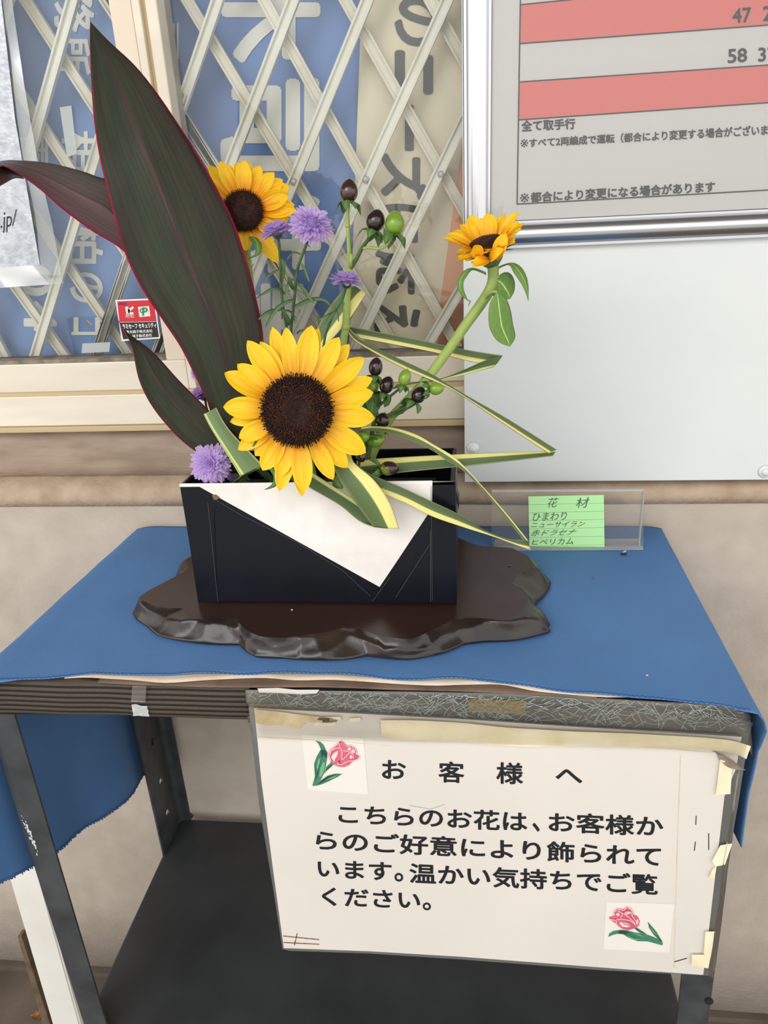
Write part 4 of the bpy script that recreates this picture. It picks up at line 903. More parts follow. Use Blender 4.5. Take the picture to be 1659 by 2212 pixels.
blade('leaf_blade', pxl([(-30, 372, .66), (0, 357, .67), (45, 379, .69), (90, 412, .70), (140, 456, .71), (200, 500, .718), (270, 546, .724), (340, 640, .728), (430, 800, .72), (490, 960, .715)]),
      pxl([(-50, 372, .68), (0, 349, .70), (40, 347, .71), (100, 352, .718), (160, 365, .725), (210, 382, .73), (262, 412, .735), (380, 600, .735), (470, 800, .725), (515, 960, .717)]), 'cordyline_red', t, n=60, m=14, fold=.05)
blade('leaf_tip', pxl([(52, 386, .694), (30, 385, .67), (0, 401, .655), (-45, 420, .64), (-110, 440, .63)]), pxl([(50, 384, .695), (12, 361, .688), (-20, 366, .67), (-60, 395, .65), (-110, 440, .63)]), 'cordyline_under', t, n=24, m=8, fold=.08)
tube('leaf_stalk', [at(502, 958, .716), VB(-.205, .712), VB(-.2, .71) - Vector((0, 0, .01))], .004, .0035, 'stem_dark', t)
# ---- folded variegated flax blades
def flax(label, segs, root=None):
    t = thing('flax_blade', root or at(segs[0][0][0][0], segs[0][0][0][1], segs[0][0][0][2]), label, 'leaf', 'variegated flax blades')
    for i, (Lp, Rp, mt, fo) in enumerate(segs):
        blade('blade_section', pxl(Lp), pxl(Rp), mt, t, n=40, m=10, fold=fo, thick=.0006)
    return t
flax('broad green and yellow blade folded at its square top, behind the big sunflower', [
    ([(655, 1010, .68), (668, 790, .685), (688, 704, .69), (733, 636, .695), (765, 617, .70)], [(668, 1015, .68), (688, 800, .68), (700, 755, .685), (752, 694, .69), (791, 634, .695)], 'flax_flip', .0),
    ([(791, 634, .697), (770, 668, .702), (750, 703, .706)], [(766, 618, .703), (748, 660, .71), (730, 715, .712)], 'flax_dark', 0), ], VB(-.16, .68))
flax('small dark blade tip poking up left of the square-topped blade', [([(685, 681, .705), (687, 700, .705), (692, 760, .705), (690, 1010, .70)], [(697, 687, .705), (698, 705, .705), (702, 760, .705), (704, 1010, .70)], 'flax_dark', .1)], VB(-.14, .70))
flax('upper narrow blade bent sharply back at the white panel, under the right sunflower', [
    ([(745, 1010, .69), (740, 800, .70), (748, 716, .705)], [(755, 1010, .69), (752, 800, .70), (756, 708, .706)], 'flax', 0),
    ([(780, 731, .706), (850, 744, .71), (932, 760, .712), (1000, 777, .712), (1048, 787, .712)], [(752, 705, .707), (843, 722, .712), (932, 740, .716), (1010, 756, .716), (1085, 768, .714)], 'flax', -.14),
    ([(1086, 768, .713), (1046, 780, .710), (998, 801, .704), (952, 818, .698), (886, 828, .69), (845, 838, .69)], [(1066, 793, .710), (1040, 800, .706), (998, 811, .70), (940, 823, .696), (886, 832, .689), (845, 842, .69)], 'flax_dark', .12)], VB(-.12, .69))
flax('long thin blade running diagonally to a sharp bend over the white panel', [
    ([(751, 716, .694), (771, 740, .694), (866, 793, .69), (952, 830, .688), (998, 855, .686), (1098, 922, .674), (1194, 985, .66)], [(752, 709, .698), (788, 740, .698), (919, 801, .692), (962, 826, .69), (1002, 851, .688), (1098, 906, .68), (1203, 972, .665)], 'flax', -.1),
    ([(1203, 972, .664), (1171, 975, .666), (978, 982, .662), (829, 990, .66), (770, 996, .66)], [(1194, 985, .658), (1032, 1004, .655), (932, 1014, .652), (859, 1022, .65), (780, 1030, .65)], 'flax', .06)], VB(-.10, .66))
flax('thin looping blade whose tip points at the green note', [
    ([(780, 935, .652), (799, 931, .652), (843, 936, .65), (886, 952, .648), (932, 972, .645), (965, 995, .642), (998, 1015, .64), (1032, 1048, .638), (1061, 1081, .638), (1098, 1126, .639), (1134, 1172, .64)],
     [(780, 922, .652), (801, 921, .655), (849, 924, .654), (899, 939, .652), (939, 962, .648), (978, 985, .645), (1008, 1013, .642), (1036, 1044, .64), (1063, 1074, .64), (1100, 1117, .641), (1140, 1167, .643)], 'flax_flip', .12),
    ([(1146, 1188, .641), (1098, 1171, .634), (1058, 1157, .629), (998, 1138, .624), (932, 1115, .62), (879, 1088, .619), (826, 1067, .62), (790, 1050, .625), (770, 1020, .635)], [(1138, 1168, .642), (1104, 1165, .636), (1048, 1146, .632), (985, 1108, .628), (932, 1083, .625), (866, 1052, .624), (813, 1030, .626), (785, 1015, .632), (768, 1000, .64)], 'flax', -.05)], VB(-.10, .65))
flax('wide blade folded in front of the white vase panel', [
    ([(725, 970, .628), (718, 1000, .612), (735, 1040, .607), (760, 1076, .605), (806, 1137, .606)], [(760, 970, .632), (764, 998, .614), (809, 1038, .609), (843, 1088, .607), (862, 1142, .608)], 'flax_flip', .05),
    ([(806, 1138, .608), (775, 1125, .615), (733, 1091, .617), (663, 1050, .62), (640, 1030, .63)], [(862, 1141, .612), (800, 1102, .620), (745, 1066, .622), (675, 1020, .626), (655, 1000, .634)], 'flax_dark', .04)], VB(-.13, .65))
flax('striped blade bent at the left end of the vase beside the purple aster', [
    ([(440, 895, .648), (455, 924, .644), (481, 966, .638), (519, 1028, .634)], [(467, 880, .652), (484, 912, .648), (510, 945, .643), (569, 1005, .638)], 'flax_stripe', .05),
    ([(519, 1029, .634), (516, 1033, .64), (501, 1043, .655)], [(569, 1006, .638), (548, 1018, .648), (504, 1043, .657)], 'flax_dark', 0)], VB(-.23, .655))
# ---- sunflowers
def petal(parent, B, T, wdt, n, mt='petal', curl=.10, cup=.16, tw=0.0):
    """one ray petal from B to T, faced by n"""
    L_ = (T - B).length; d = (T - B).normalized(); s = n.cross(d).normalized(); nn = d.cross(s).normalized()
    if nn.dot(n) < 0: nn = -nn
    bm = bmesh.new(); uvl = bm.loops.layers.uv.verify(); g = []; NL, NW = 15, 10
    for i in range(NL + 1):
        t_ = i / NL
        f_ = (.42 + .58 * sin(min(t_ / .48, 1) * pi / 2)) * (1 - max(0, (t_ - .48) / .52) ** 2.3) ** .8
        row = []
        for j in range(NW + 1):
            q = 2 * j / NW - 1; h = curl * L_ * 4 * t_ * (1 - t_) * .5 + cup * wdt * f_ * (q * q - .3) + .028 * wdt * cos(q * 2.5 * pi) * sin(pi * t_) ** .5
            p = B + d * (L_ * t_) + s * (q * wdt / 2 * f_) + nn * (h + tw * q * wdt * t_)
            row.append((bm.verts.new(p), (j / NW, t_)))
        g.append(row)
    for i in range(NL):
        for j in range(NW):
            q = (g[i][j], g[i][j + 1], g[i + 1][j + 1], g[i + 1][j]); f2 = bm.faces.new([x[0] for x in q]); f2.smooth = True
            for l, x in zip(f2.loops, q): l[uvl].uv = x[1]
    return from_bm('petal', bm, mt, parent, fix=False)
def basis(n):
    e1 = (RTI - n * RTI.dot(n)).normalized(); return e1, n.cross(e1)
def disc(parent, c, n, r, dome=.35, seed=1, spikes=620):
    e1, e2 = basis(n); random.seed(seed)
    bm = bmesh.new(); rows = []
    for i in range(14):
        a = i / 13; rr = r * a; hh = dome * r * (cos(a * pi / 2) ** .8) * .55 + .1 * r * sin(a * pi) - .12 * r * max(0, 1 - a * 3.2)
        rows.append([bm.verts.new(c + (e1 * cos(2 * pi * k / 48) + e2 * sin(2 * pi * k / 48)) * max(rr, 1e-5) + n * hh) for k in range(48)])
    rows.append([bm.verts.new(c + (e1 * cos(2 * pi * k / 48) + e2 * sin(2 * pi * k / 48)) * r * .98 - n * r * .2) for k in range(48)])
    for a, b in zip(rows, rows[1:]):
        for k in range(48): f_ = bm.faces.new((a[k], b[k], b[(k + 1) % 48], a[(k + 1) % 48])); f_.smooth = True
    bm.faces.new(list(rows[-1]))
    dk = from_bm('seed_disc', bm, 'disc_brown', parent)
    ba, bb_ = bmesh.new(), bmesh.new()
    for i in range(spikes):
        a = math.sqrt((i + .5) / spikes); th = i * 2.399963; rr = r * a
        if a < .18: pass
        hh = dome * r * (cos(a * pi / 2) ** .8) * .55 + .1 * r * sin(a * pi) - .12 * r * max(0, 1 - a * 3.2)
        o_ = e1 * cos(th) + e2 * sin(th); p = c + o_ * rr + n * hh
        lean = (o_ * (.9 * a ** 2) + n + Vector((random.uniform(-.25, .25), random.uniform(-.25, .25), random.uniform(-.25, .25)))).normalized()
        ln_ = r * (.05 + .09 * max(0, a - .3) + random.uniform(0, .05)) * (.5 if a < .3 else 1)
        tgt = bb_ if (.34 < a < .97 and random.random() < .72) else ba
        add_tube(tgt, [p - n * r * .03, p + lean * ln_], r * .017, r * .012, seg=5)
        if a > .8 or (a > .45 and random.random() < .35):
            add_tube(ba, [p + lean * ln_, p + lean * (ln_ + r * .035)], r * .021, r * .017, seg=5)
    f1 = from_bm('dark_florets', ba, 'floret_dark', dk, True); f1['kind'] = 'stuff'
    f2 = from_bm('brown_florets', bb_, 'floret_brown', dk, True); f2['kind'] = 'stuff'
def calyx(parent, c, n, r, depth, stem_p, ns=14, seed=2, ln=.75):
    e1, e2 = basis(n); random.seed(seed); bm = bmesh.new(); rows = []
    for a, rr in ((0, 1.02), (.25, 1.0), (.55, .8), (.8, .5), (1, .24)):
        ax = (c - n * r * .12).lerp(stem_p, a)
        rows.append([bm.verts.new(ax + (e1 * cos(2 * pi * k / 24) + e2 * sin(2 * pi * k / 24)) * r * rr) for k in range(24)])
    for a, b in zip(rows, rows[1:]):
        for k in range(24): bm.faces.new((a[k], b[k], b[(k + 1) % 24], a[(k + 1) % 24]))
    cy = from_bm('calyx', bm, 'sepal_green', parent, True)
    for i in range(ns):
        th = 2 * pi * i / ns + random.uniform(-.15, .15); o_ = e1 * cos(th) + e2 * sin(th); s_ = n.cross(o_)
        B_ = c - n * r * .35 + o_ * r * .8; Mid = c - n * r * .2 + o_ * r * 1.35; T_ = c - n * r * random.uniform(.0, .35) + o_ * r * (1.35 + ln * random.uniform(.5, 1))
        bm = bmesh.new(); wv_ = r * .22
        add_blade(bm, [B_ - s_ * wv_, Mid - s_ * wv_ * .8, T_], [B_ + s_ * wv_, Mid + s_ * wv_ * .8, T_], n=10, m=4, fold=.15)
        from_bm('sepal', bm, 'small_leaf', cy, fix=False)
# the big one, facing the viewer
c1 = at(642, 888, .602); n1 = (view(c1) + UPI * .05).normalized(); r1 = 71 * mpp(642, 888, .602)
t1 = thing('sunflower', VB(-.15, .665), 'largest sunflower, facing front above the vase rim', 'sunflower', 'sunflowers')
disc(t1, c1 + n1 * .004, n1, r1, .3, 1, 1500)
tips = [(655, 128, 0, 140), (702, 140, 1, 90), (838, 208, 0, 125), (908, 250, 1, 115), (1005, 343, 0, 125), (1064, 478, 1, 115), (1066, 575, 0, 130), (1078, 750, 0, 140), (1018, 978, 0, 150), (895, 1078, 0, 120), (798, 1158, 0, 110), (605, 1240, 0, 130),
        (592, 1272, 1, 100), (440, 1235, 1, 115), (435, 1142, 0, 115), (325, 1095, 0, 125), (275, 998, 1, 95), (160, 958, 1, 100), (170, 880, 0, 115), (108, 770, 1, 90), (65, 672, 0, 135), (72, 442, 1, 130), (160, 388, 0, 115), (228, 232, 0, 125), (315, 238, 0, 110), (392, 136, 1, 105), (485, 142, 0, 105)]
random.seed(21)
for x, y, lay, wd in tips:
    u, v = 460 + x / 3.072, 660 + y / 3.072; off = -n1 * (.001 + .0045 * lay); T_ = on_plane(u, v, c1, n1)
    d_ = (T_ - c1).normalized(); B_ = c1 + d_ * r1 * .86 + off
    droop = -.006 if v > 960 else .002
    T_ = T_ + off + n1 * (random.uniform(-.002, .002) + droop * .3)
    petal(t1, B_, T_, wd / 3.072 * mpp(642, 888, .602) * 1.06, n1, 'petal', curl=random.uniform(.05, .16), cup=random.uniform(.1, .22), tw=random.uniform(-.06, .06))
s1 = c1 - n1 * .022; calyx(t1, c1 - n1 * .003, n1, r1 * .95, .02, s1, 13, 3, .5)
tube('stem', [s1 + n1 * .004, s1 - n1 * .02 - Vector((0, 0, .012)), VB(-.15, .665) + Vector((0, 0, .012)), VB(-.15, .67) - Vector((0, 0, .01))], .0045, .0045, 'stem_green', t1, n=16)
blade('hanging_sepal', pxl([(580, 1012, .628), (591, 1030, .622), (587, 1046, .618), (572, 1057, .618)]), pxl([(594, 1010, .628), (600, 1030, .622), (596, 1050, .618), (572, 1058, .618)]), 'small_leaf', t1, n=16, m=5, fold=.15)
# the upper left one, half behind the tall leaf
y2 = .748; c2 = at(527, 457, y2); n2 = (view(c2) + UPI * .18 - RTI * .12).normalized(); k2 = mpp(527, 457, y2); r2 = 40 * k2
t2 = thing('sunflower', VB(-.17, .705), 'upper left sunflower, partly hidden by the tall dark leaf', 'sunflower', 'sunflowers')
disc(t2, c2 + n2 * .003, n2, r2, .4, 4, 900)
tips2 = [(165, 85, 0, 85), (250, 60, 0, 95), (300, 72, 1, 80), (365, 60, 1, 75), (425, 55, 0, 105), (464, 66, 1, 75), (535, 85, 0, 95), (600, 130, 1, 85), (640, 140, 0, 90), (698, 185, 0, 105), (745, 228, 0, 115), (742, 305, 0, 125), (785, 372, 1, 115), (800, 414, 0, 100), (745, 470, 0, 115), (655, 575, 0, 100),
         (675, 792, 1, 105), (440, 706, 0, 105), (372, 640, 1, 110), (60, 200, 0, 105), (30, 330, 0, 115), (25, 450, 0, 115), (80, 580, 0, 110), (200, 640, 0, 110)]
for x, y, lay, wd in tips2:
    u, v = 400 + x / 3.318, 330 + y / 3.318; T_ = on_plane(u, v, c2, n2); d_ = (T_ - c2).normalized(); off = -n2 * (.001 + .003 * lay)
    petal(t2, c2 + d_ * r2 * .8 + off, T_ + off + n2 * random.uniform(-.003, .004), wd / 3.318 * k2 * 1.05, n2, 'petal_orange', curl=random.uniform(.06, .2), cup=random.uniform(.12, .26), tw=random.uniform(-.08, .08))
s2 = c2 - n2 * .018 - UPI * .012; calyx(t2, c2 - n2 * .003, n2, r2 * .95, .02, s2, 12, 5, .5)
tube('stem', [s2 + n2 * .004, s2 - UPI * .03 - n2 * .006, at(540, 620, .738), at(555, 800, .72), at(590, 950, .708), VB(-.17, .705) - Vector((0, 0, .01))], .004, .0045, 'stem_green', t2, n=30)
blade('leaf', pxl([(537, 512, .74), (548, 530, .732), (552, 548, .728), (536, 558, .726)]), pxl([(556, 515, .74), (566, 530, .732), (560, 550, .728), (537, 559, .726)]), 'sun_leaf', t2, n=14, m=6, fold=.15)
# the right one, seen from the side and looking up
y3 = .70; c3 = at(1051, 530, y3); k3 = mpp(1051, 530, y3); n3 = (view(c3) * .50 + UPI * .84 - RTI * .17).normalized(); r3 = 33 * k3; e31, e32 = basis(n3)
t3 = thing('sunflower', VB(-.09, .685), 'right sunflower turned up on a long curved stem before the silver frame', 'sunflower', 'sunflowers')
disc(t3, c3 + n3 * .002, n3, r3, .35, 6, 700)
random.seed(31)
def on3(u, v, th, rise):                                   # tip on the cone through the pixel
    return None
for i in range(21):
    th = 2 * pi * i / 21 + random.uniform(-.08, .08); o_ = e31 * cos(th) + e32 * sin(th); back = o_.dot(UPI)
    el = radians(20 + 16 * max(0, back) + random.uniform(-7, 7)) if back > -.2 else radians(random.uniform(-6, 10))
    R_ = (92 if back > -.3 else 74) * k3 * random.uniform(.92, 1.06); B_ = c3 + o_ * r3 * .85 - n3 * random.uniform(0, .003)
    T_ = c3 + o_ * (R_ * cos(el)) + n3 * (R_ * sin(el)) * .95
    petal(t3, B_, T_, 36 * k3 * random.uniform(.9, 1.15), n3, 'petal_orange', curl=random.uniform(-.04, .1), cup=random.uniform(.12, .28), tw=random.uniform(-.1, .1))
for (bu, bv, tu, tv, wd, cu_, dy) in ((1040, 558, 1024, 530, 27, -.25, -.006), (1070, 560, 1093, 503, 30, .1, -.004), (1030, 566, 1026, 575, 20, .2, -.012), (1055, 560, 1020, 575, 26, .2, -.012), (1058, 562, 1088, 538, 24, .25, -.014)):
    B_ = at(bu, bv, y3 - .018); petal(t3, B_, at(tu, tv, y3 - .018 + dy), wd * k3, (view(c3) * .8 + n3 * .4).normalized(), 'petal_orange', curl=cu_, cup=.15)
petal(t3, at(1046, 562, y3 - .02), at(1028, 572, y3 - .03), 26 * k3, (view(c3) + n3).normalized(), 'petal_orange', curl=.2)
s3 = at(1066, 580, y3 + .004); calyx(t3, c3 - n3 * .002, n3, r3 * 1.0, .02, s3, 15, 8, .8)
tube('stem', pxl([(1064, 570, y3 + .002), (1066, 596, y3 + .003), (1060, 622, y3 + .002), (1040, 655, y3), (1003, 706, y3 - .002), (975, 747, y3 - .003), (940, 795, y3 - .004), (905, 838, y3 - .006), (870, 875, y3 - .007), (843, 905, y3 - .008), (815, 960, y3 - .012), (800, 1010, y3 - .015)]) + [VB(-.092, .68) - Vector((0, 0, .01))], 0.0050, .0036, 'stem_green', t3, seg=14, n=50)
def leaf3(L_, R_, fo=.1, y=.694): blade('leaf', pxl(L_, y), pxl(R_, y), 'sun_leaf', t3, n=22, m=10, fold=fo, thick=.0006)
leaf3([(1073, 631, .69), (1058, 655, .688), (1055, 690, .686), (1060, 715, .686), (1076, 738, .686), (1101, 749, .687)], [(1073, 631, .69), (1093, 645, .69), (1103, 670, .69), (1108, 700, .69), (1113, 728, .69), (1101, 749, .687)], .07)
leaf3([(1068, 606, .70), (1063, 625, .70), (1066, 640, .70), (1080, 648, .70), (1102, 646, .70)], [(1068, 606, .70), (1085, 590, .704), (1101, 590, .706), (1111, 606, .706), (1111, 628, .705), (1102, 646, .70)], .12)
leaf3([(1072, 584, .702), (1098, 572, .70), (1110, 590, .698), (1127, 615, .694), (1136, 634, .69), (1141, 650, .688)], [(1072, 578, .702), (1102, 568, .703), (1122, 574, .702), (1135, 592, .70), (1141, 616, .696), (1141, 650, .688)], .12)
leaf3([(1049, 588, .70), (1022, 579, .694), (1003, 585, .69), (989, 603, .686), (988, 622, .684), (1000, 641, .684), (1012, 650, .684)], [(1050, 594, .70), (1022, 583, .69), (1009, 596, .685), (1001, 610, .682), (1002, 626, .682), (1007, 640, .683), (1012, 650, .684)], .1)
tube('leaf_stalk', pxl([(1042, 652, .70), (1052, 638, .695), (1064, 630, .692), (1074, 632, .69)]), .0018, .0012, 'stem_green', t3, n=12)
tube('leaf_stalk', pxl([(1064, 618, .702), (1070, 604, .701), (1078, 596, .701)]), .0018, .0012, 'stem_green', t3, n=8)
tube('leaf_tendril', pxl([(1012, 649, .684), (1016, 651, .683), (1013, 657, .683), (1012, 661, .683)]), .0005, .0003, 'crumb', t3, n=12)
# ---- asters
def aster_head(parent, u, v, y, rad, n, seed, flatn=0.0):
    c = at(u, v, y); k = mpp(u, v, y); r = rad * k; n = n.normalized(); e1, e2 = basis(n); random.seed(seed)
    bm = bmesh.new(); uvl = bm.loops.layers.uv.verify()
    for lay in range(8):
        a = lay / 7; cnt = int(25 - 15 * a); el0 = radians(-14 + (88 - 40 * flatn) * a); ln_ = r * (1 - .45 * a)
        for i in range(cnt):
            th = 2 * pi * (i + random.uniform(-.3, .3)) / cnt + lay; el = el0 + radians(random.uniform(-12, 12)); o_ = e1 * cos(th) + e2 * sin(th); s_ = n.cross(o_)
            d = (o_ * cos(el) + n * sin(el)); L_ = ln_ * random.uniform(.86, 1.08); w_ = r * .105 * random.uniform(.85, 1.25); up = d.cross(s_)
            B_ = c + o_ * r * .1 * (1 - a) + n * r * (.02 + .12 * a); rows = []
            for q in range(5):
                tt_ = q / 4; ww = w_ * (.55, .9, 1.1, 1.0, .3)[q]; p = B_ + d * L_ * tt_ + n * L_ * (.14 * tt_ * tt_ * (1 - a) - .04 * tt_)
                rows.append([(bm.verts.new(p + s_ * ww + up * ww * .35), (0, tt_)), (bm.verts.new(p), (.5, tt_)), (bm.verts.new(p - s_ * ww + up * ww * .35), (1, tt_))])
            for x, z in zip(rows, rows[1:]):
                for j in (0, 1):
                    qd = (x[j], x[j + 1], z[j + 1], z[j]); f_ = bm.faces.new([e_[0] for e_ in qd]); f_.smooth = True
                    for l, e_ in zip(f_.loops, qd): l[uvl].uv = e_[1]
    m0 = Matrix.Translation(c + n * r * .12) @ Matrix.Diagonal((r * .42, r * .42, r * .42, 1))
    bmesh.ops.create_icosphere(bm, subdivisions=3, radius=1, matrix=m0)
    hd = from_bm('flower_head', bm, 'aster_petal', parent, fix=False)
    bm = bmesh.new()
    add_tube(bm, [c + n * r * .02, c - n * r * .2, c - n * r * .42], r * .3, r * .1, seg=10)
    for i in range(46):
        th = i * 2.4; a = i / 46; o_ = e1 * cos(th) + e2 * sin(th); p = c - n * r * (.02 + .38 * a) + o_ * r * (.3 - .18 * a)
        add_tube(bm, [p, p + (o_ * .8 - n * .2) * r * .16 + n * r * .03], r * .035, r * .008, seg=4)
    from_bm('bracts', bm, 'aster_green', hd)
    return c, n, r
def aster(label, head, stem, leaves=(), y=.70, root=None, rr=.0013):
    u, v, yy, rad, n, sd, fl_ = head
    t = thing('aster', root or VB(-.16, .69), label, 'aster', 'purple asters')
    c, n_, r = aster_head(t, u, v, yy, rad, n, sd, fl_)
    pts = [c - n_ * r * .3] + pxl(stem, y) + [(root or VB(-.16, .69)) - Vector((0, 0, .008))]
    tube('stem', pts, rr, rr * 1.2, 'aster_green', t, n=40, seg=8)
    for lf in leaves:
        wd = lf[-1]; P = catmull(pxl(lf[:-1], y - .004), 12); kk = mpp(600, 600, y); bm = bmesh.new(); A, B_ = [], []
        for i, p in enumerate(P):
            d = P[min(11, i + 1)] - P[max(0, i - 1)]; s_ = d.cross(Vector((0, 1, .25))).normalized(); w_ = wd * kk * .5 * (.25 + .75 * sin(pi * min(1, .15 + i / 11 * .85)) ** .8) * (1 if i < 11 else .1)
            p = p - Vector((0, .012 * sin(i / 11 * pi / 2), 0)); A.append(p + s_ * w_); B_.append(p - s_ * w_)
        add_blade(bm, A, B_, n=14, m=4, fold=.2); from_bm('leaf', bm, 'aster_leaf', t, fix=False)
    return t
X3 = lambda P: [(540 + x / 7.135, 430 + y / 7.135) for x, y in P]
vw = view(at(640, 600, .7))
aster('largest upper aster, round and purple, beside the upper left sunflower', (672, 487, .70, 46, vw * .8 + UPI * .55 + RTI * .1, 1, 0), [(662, 528), (655, 546), (642, 584), (637, 633), (632, 682), (629, 720), (640, 820), (650, 950)],
      [X3([(790, 990), (870, 1080), (955, 1255)]) + [6], X3([(720, 1310), (850, 1370), (1025, 1585)]) + [7], X3([(710, 1385), (800, 1400), (885, 1450)]) + [4], X3([(690, 1660), (950, 1540), (1160, 1520), (1280, 1620)]) + [9], X3([(680, 1570), (600, 1570), (430, 1690), (285, 1955)]) + [9],
       X3([(780, 850), (700, 815), (610, 920)]) + [4], X3([(690, 1230), (610, 1290), (600, 1560)]) + [6], X3([(650, 1750), (620, 1700), (560, 1690)]) + [5], X3([(720, 2080), (800, 2010), (890, 1980)]) + [5], X3([(870, 720), (920, 705), (980, 730)]) + [3], X3([(660, 1870), (700, 1800), (745, 1830), (740, 1900)]) + [8], X3([(680, 1400), (650, 1250), (640, 1170)]) + [9]], .70, VB(-.165, .69))
aster('flat purple aster seen side-on at the upper left sunflower, left of the round one', (597, 500, .705, 37, UPI * .95 + vw * .2 - RTI * .28, 2, .7), [(603, 530), (605, 556), (607, 612), (611, 661), (618, 703), (630, 800), (645, 950)],
      [X3([(440, 1090), (340, 1150), (255, 1250)]) + [5], X3([(490, 1400), (370, 1372), (145, 1510)]) + [6], X3([(500, 1490), (600, 1410), (670, 1385)]) + [4], X3([(490, 1280), (560, 1050), (550, 935)]) + [9], X3([(520, 1690), (320, 1720), (175, 1830)]) + [8], X3([(620, 1950), (590, 1800), (540, 1660)]) + [12], X3([(470, 950), (560, 950), (635, 1055)]) + [3], X3([(470, 740), (505, 745), (515, 775)]) + [3]], .705, VB(-.175, .695))
aster('small purple aster seen side-on in front of the hypericum stem', (749, 607, .676, 37, UPI * .92 + vw * .25 + RTI * .05, 3, .5), [(745, 630), (739, 648), (724, 672), (712, 698), (700, 740), (690, 850), (690, 980)],
      [[(724, 672), (710, 678), (700, 683), (684, 694), 4], [(727, 672), (733, 676), (736, 691), 4], [(724, 672), (712, 690), (706, 697), 9], [(738, 648), (745, 655), (734, 668), 3]], .676, VB(-.13, .675), .0011)
aster('full purple aster at the left corner of the vase rim', (455, 1002, .648, 42, vw + UPI * .25 - RTI * .12, 4, 0), [(470, 1030)], [], .662, VB(-.245, .668))
aster('purple aster between the two dark leaves on the left', (437, 852, .715, 32, UPI * .7 - RTI * .5 + vw * .3, 5, .5), [(446, 880), (458, 920), (470, 980)], [[(455, 905), (458, 893), (470, 880), 3]], .715, VB(-.235, .705))
aster('highest of the left purple asters, mostly hidden by the tall leaf', (428, 803, .73, 22, -RTI * .8 + UPI * .3 + vw * .4, 6, .5), [(445, 850), (470, 930), (490, 990)], [], .728, VB(-.22, .712))
aster('tiny dark purple aster low inside the vase behind the bent striped blade', (502, 1026, .675, 13, vw + UPI * .6, 7, .3), [(508, 1040)], [], .678, VB(-.215, .682))
# ---- hypericum sprigs
def berry(parent, u, v, y, rx, ry, ang, m, sep=True, sd=1):
    """ang: picture angle of the berry's tip, 90 = up"""
    c = at(u, v, y); k = mpp(u, v, y); ax = (RTI * cos(radians(ang)) + UPI * sin(radians(ang)) + view(c) * .15).normalized()
    q = ax.orthogonal().normalized(); s_ = ax.cross(q); bm = bmesh.new(); rows = []; N = 14
    for i in range(N + 1):
        a = pi * i / N; zz = -cos(a); rr = sin(a) * (1 - .1 * zz) 
        rows.append([bm.verts.new(c + ax * zz * ry * k + (q * cos(2 * pi * j / 20) + s_ * sin(2 * pi * j / 20)) * max(rr, .004) * rx * k * (1 + .012 * cos(j * pi * 2 * 3 / 20))) for j in range(20)])
    for a, b in zip(rows, rows[1:]):
        for j in range(20): bm.faces.new((a[j], a[(j + 1) % 20], b[(j + 1) % 20], b[j]))
    add_tube(bm, [c + ax * ry * k * .97, c + ax * (ry + 4) * k + q * .4 * k], .6 * k, .3 * k, seg=5)
    be = from_bm('berry', bm, m, parent, True)
    if sep:
        random.seed(sd); base = c - ax * ry * k * .95
        for i in range(5):
            th = 2 * pi * i / 5 + random.uniform(-.3, .3); o_ = q * cos(th) + s_ * sin(th); t_ = ax.cross(o_); L_ = 36 * k * random.uniform(.8, 1.1) * (rx / 19)
            B_ = base + o_ * 1.5 * k; Mi = base + o_ * L_ * .55 - ax * L_ * .12; T_ = base + o_ * L_ * .8 - ax * L_ * .65; w_ = 11 * k * rx / 19
            bm = bmesh.new(); add_blade(bm, [B_ - t_ * w_ * .3, Mi - t_ * w_, T_], [B_ + t_ * w_ * .3, Mi + t_ * w_, T_], n=10, m=5, fold=.15); from_bm('sepal', bm, 'small_leaf', be, fix=False)
    return c - ax * ry * k
h1 = thing('hypericum_sprig', VB(-.115, .688), 'tall hypericum stem with three berries, rising right of the asters', 'berries', 'hypericum sprigs')
yh = .688
tube('stem', pxl([(755, 580, yh), (753, 600, yh), (750, 640, yh), (747, 706, yh), (741, 745, yh), (738, 850, yh), (744, 980, yh)]) + [VB(-.115, .69) - Vector((0, 0, .01))], .0030, .0044, 'stem_green', h1, n=30)
tube('twig', pxl([(755, 582), (754, 540), (752, 500), (751, 462), (753, 437)], yh), .0021, .0014, 'stem_green', h1, n=16)
tube('twig', pxl([(757, 580, yh), (770, 560, yh - .002), (781, 538, yh - .004), (797, 515, yh - .006), (807, 497, yh - .007)]), .0019, .0014, 'stem_dark', h1, n=14)
tube('twig', pxl([(782, 536, yh - .004), (800, 535, yh - .007), (818, 537, yh - .01), (835, 530, yh - .011), (848, 508, yh - .011)]), .0014, .0012, 'stem_green', h1, n=16)
tube('cut_stub', pxl([(757, 578, yh - .003), (759, 548, yh - .004)]), .0017, .0018, 'stem_green', h1)
for u, v in ((747, 706), (755, 582), (751, 487)):
    bm = bmesh.new(); bmesh.ops.create_icosphere(bm, subdivisions=2, radius=.0042 if v > 700 else .0026, matrix=Matrix.Translation(at(u, v, yh))); from_bm('stem_node', bm, 'stem_green', h1, True)
berry(h1, 754, 412, yh, 19, 24, 88, 'berry_brown', True, 1); berry(h1, 812, 476, yh - .008, 20, 23, 75, 'berry_dark', True, 2); berry(h1, 853, 482, yh - .012, 21.5, 25, 85, 'berry_green', True, 3)
h2 = thing('hypericum_sprig', VB(-.095, .67), 'low hypericum bunch of dark and green berries, right of the big sunflower', 'berries', 'hypericum sprigs')
yl = .664
tube('stem', pxl([(812, 880), (808, 910), (800, 960), (795, 1000)], yl) + [VB(-.098, .67) - Vector((0, 0, .01))], .002, .0024, 'stem_dark', h2, n=20)
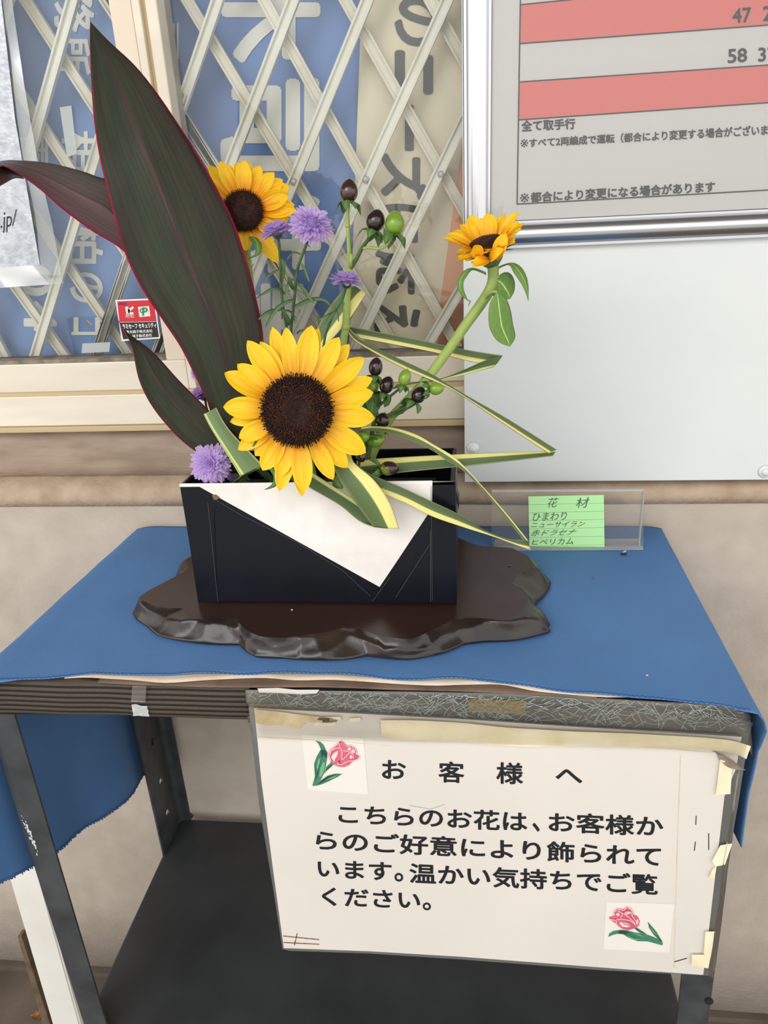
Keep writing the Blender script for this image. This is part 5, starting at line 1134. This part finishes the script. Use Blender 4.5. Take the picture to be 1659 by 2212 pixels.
B2 = [(811.8, 792.4, 15, 20, 82, 'berry_dark'), (835.7, 831.5, 15, 19, 70, 'berry_dark'), (874.8, 815.6, 13.5, 18.5, 75, 'berry_green'), (804, 832, 14, 18, 95, 'berry_green'), (904.7, 852.7, 16, 18.5, 62, 'berry_dark'), (943, 839.5, 13.5, 16.5, 5, 'berry_green'), (827, 906.5, 15.5, 15.5, 75, 'berry_dark'), (810, 952, 14.5, 20.5, 8, 'berry_green'), (784, 942, 13, 16, 140, 'berry_green')]
for i, (u, v, rx, ry, an, m_) in enumerate(B2):
    dy = -.004 * (i % 3); b_ = berry(h2, u, v, yl + dy, rx, ry, an, m_, True, 20 + i)
    hub = at(812, 882, yl) if i in (0, 1, 2, 3, 6) else (at(815, 905, yl) if i in (4, 5) else at(800, 965, yl))
    mid = hub.lerp(b_, .55) + Vector((0, 0, -.004 if i in (4, 5) else 0))
    tube('twig', [hub, mid, b_], .0014, .001, 'stem_dark', h2, n=10)
for L_, R_ in (([(800, 895), (790, 870), (800, 850), (812, 842)], [(800, 895), (815, 890), (824, 868), (812, 842)]), ([(830, 880), (828, 862), (836, 850)], [(830, 880), (842, 872), (836, 850)]), ([(856, 896), (862, 880), (878, 872)], [(856, 896), (872, 892), (878, 872)]),
               ([(786, 900), (782, 880), (790, 868)], [(786, 900), (798, 890), (790, 868)]), ([(865, 872), (875, 860), (890, 862)], [(865, 872), (880, 876), (890, 862)])):
    bm = bmesh.new(); add_blade(bm, pxl(L_, yl - .006), pxl(R_, yl - .002), n=14, m=6, fold=.15); from_bm('leaf', bm, 'small_leaf', h2, fix=False)
h3 = thing('hypericum_sprig', VB(-.125, .65), 'short hypericum twig lying on the vase rim with a half-ripe berry', 'berries', 'hypericum sprigs')
b_ = berry(h3, 841, 1012, .638, 16, 21, 4, 'berry_half', True, 41); b2_ = berry(h3, 779, 986, .64, 12, 13, 300, 'berry_dark', False, 42)
tube('twig', [b_, at(800, 1014, .641), at(770, 1022, .648), VB(-.128, .655) - Vector((0, 0, .006))], .0012, .0016, 'stem_dark', h3, n=14)
tube('twig', [b2_, at(776, 1000, .642), at(770, 1022, .648)], .001, .0014, 'stem_dark', h3, n=10)
blade('leaf', pxl([(718, 1028, .63), (720, 1050, .626), (738, 1056, .624)], 0), pxl([(736, 1026, .63), (745, 1038, .626), (740, 1056, .624)], 0), 'small_leaf', h3, n=10, m=5, fold=.15)
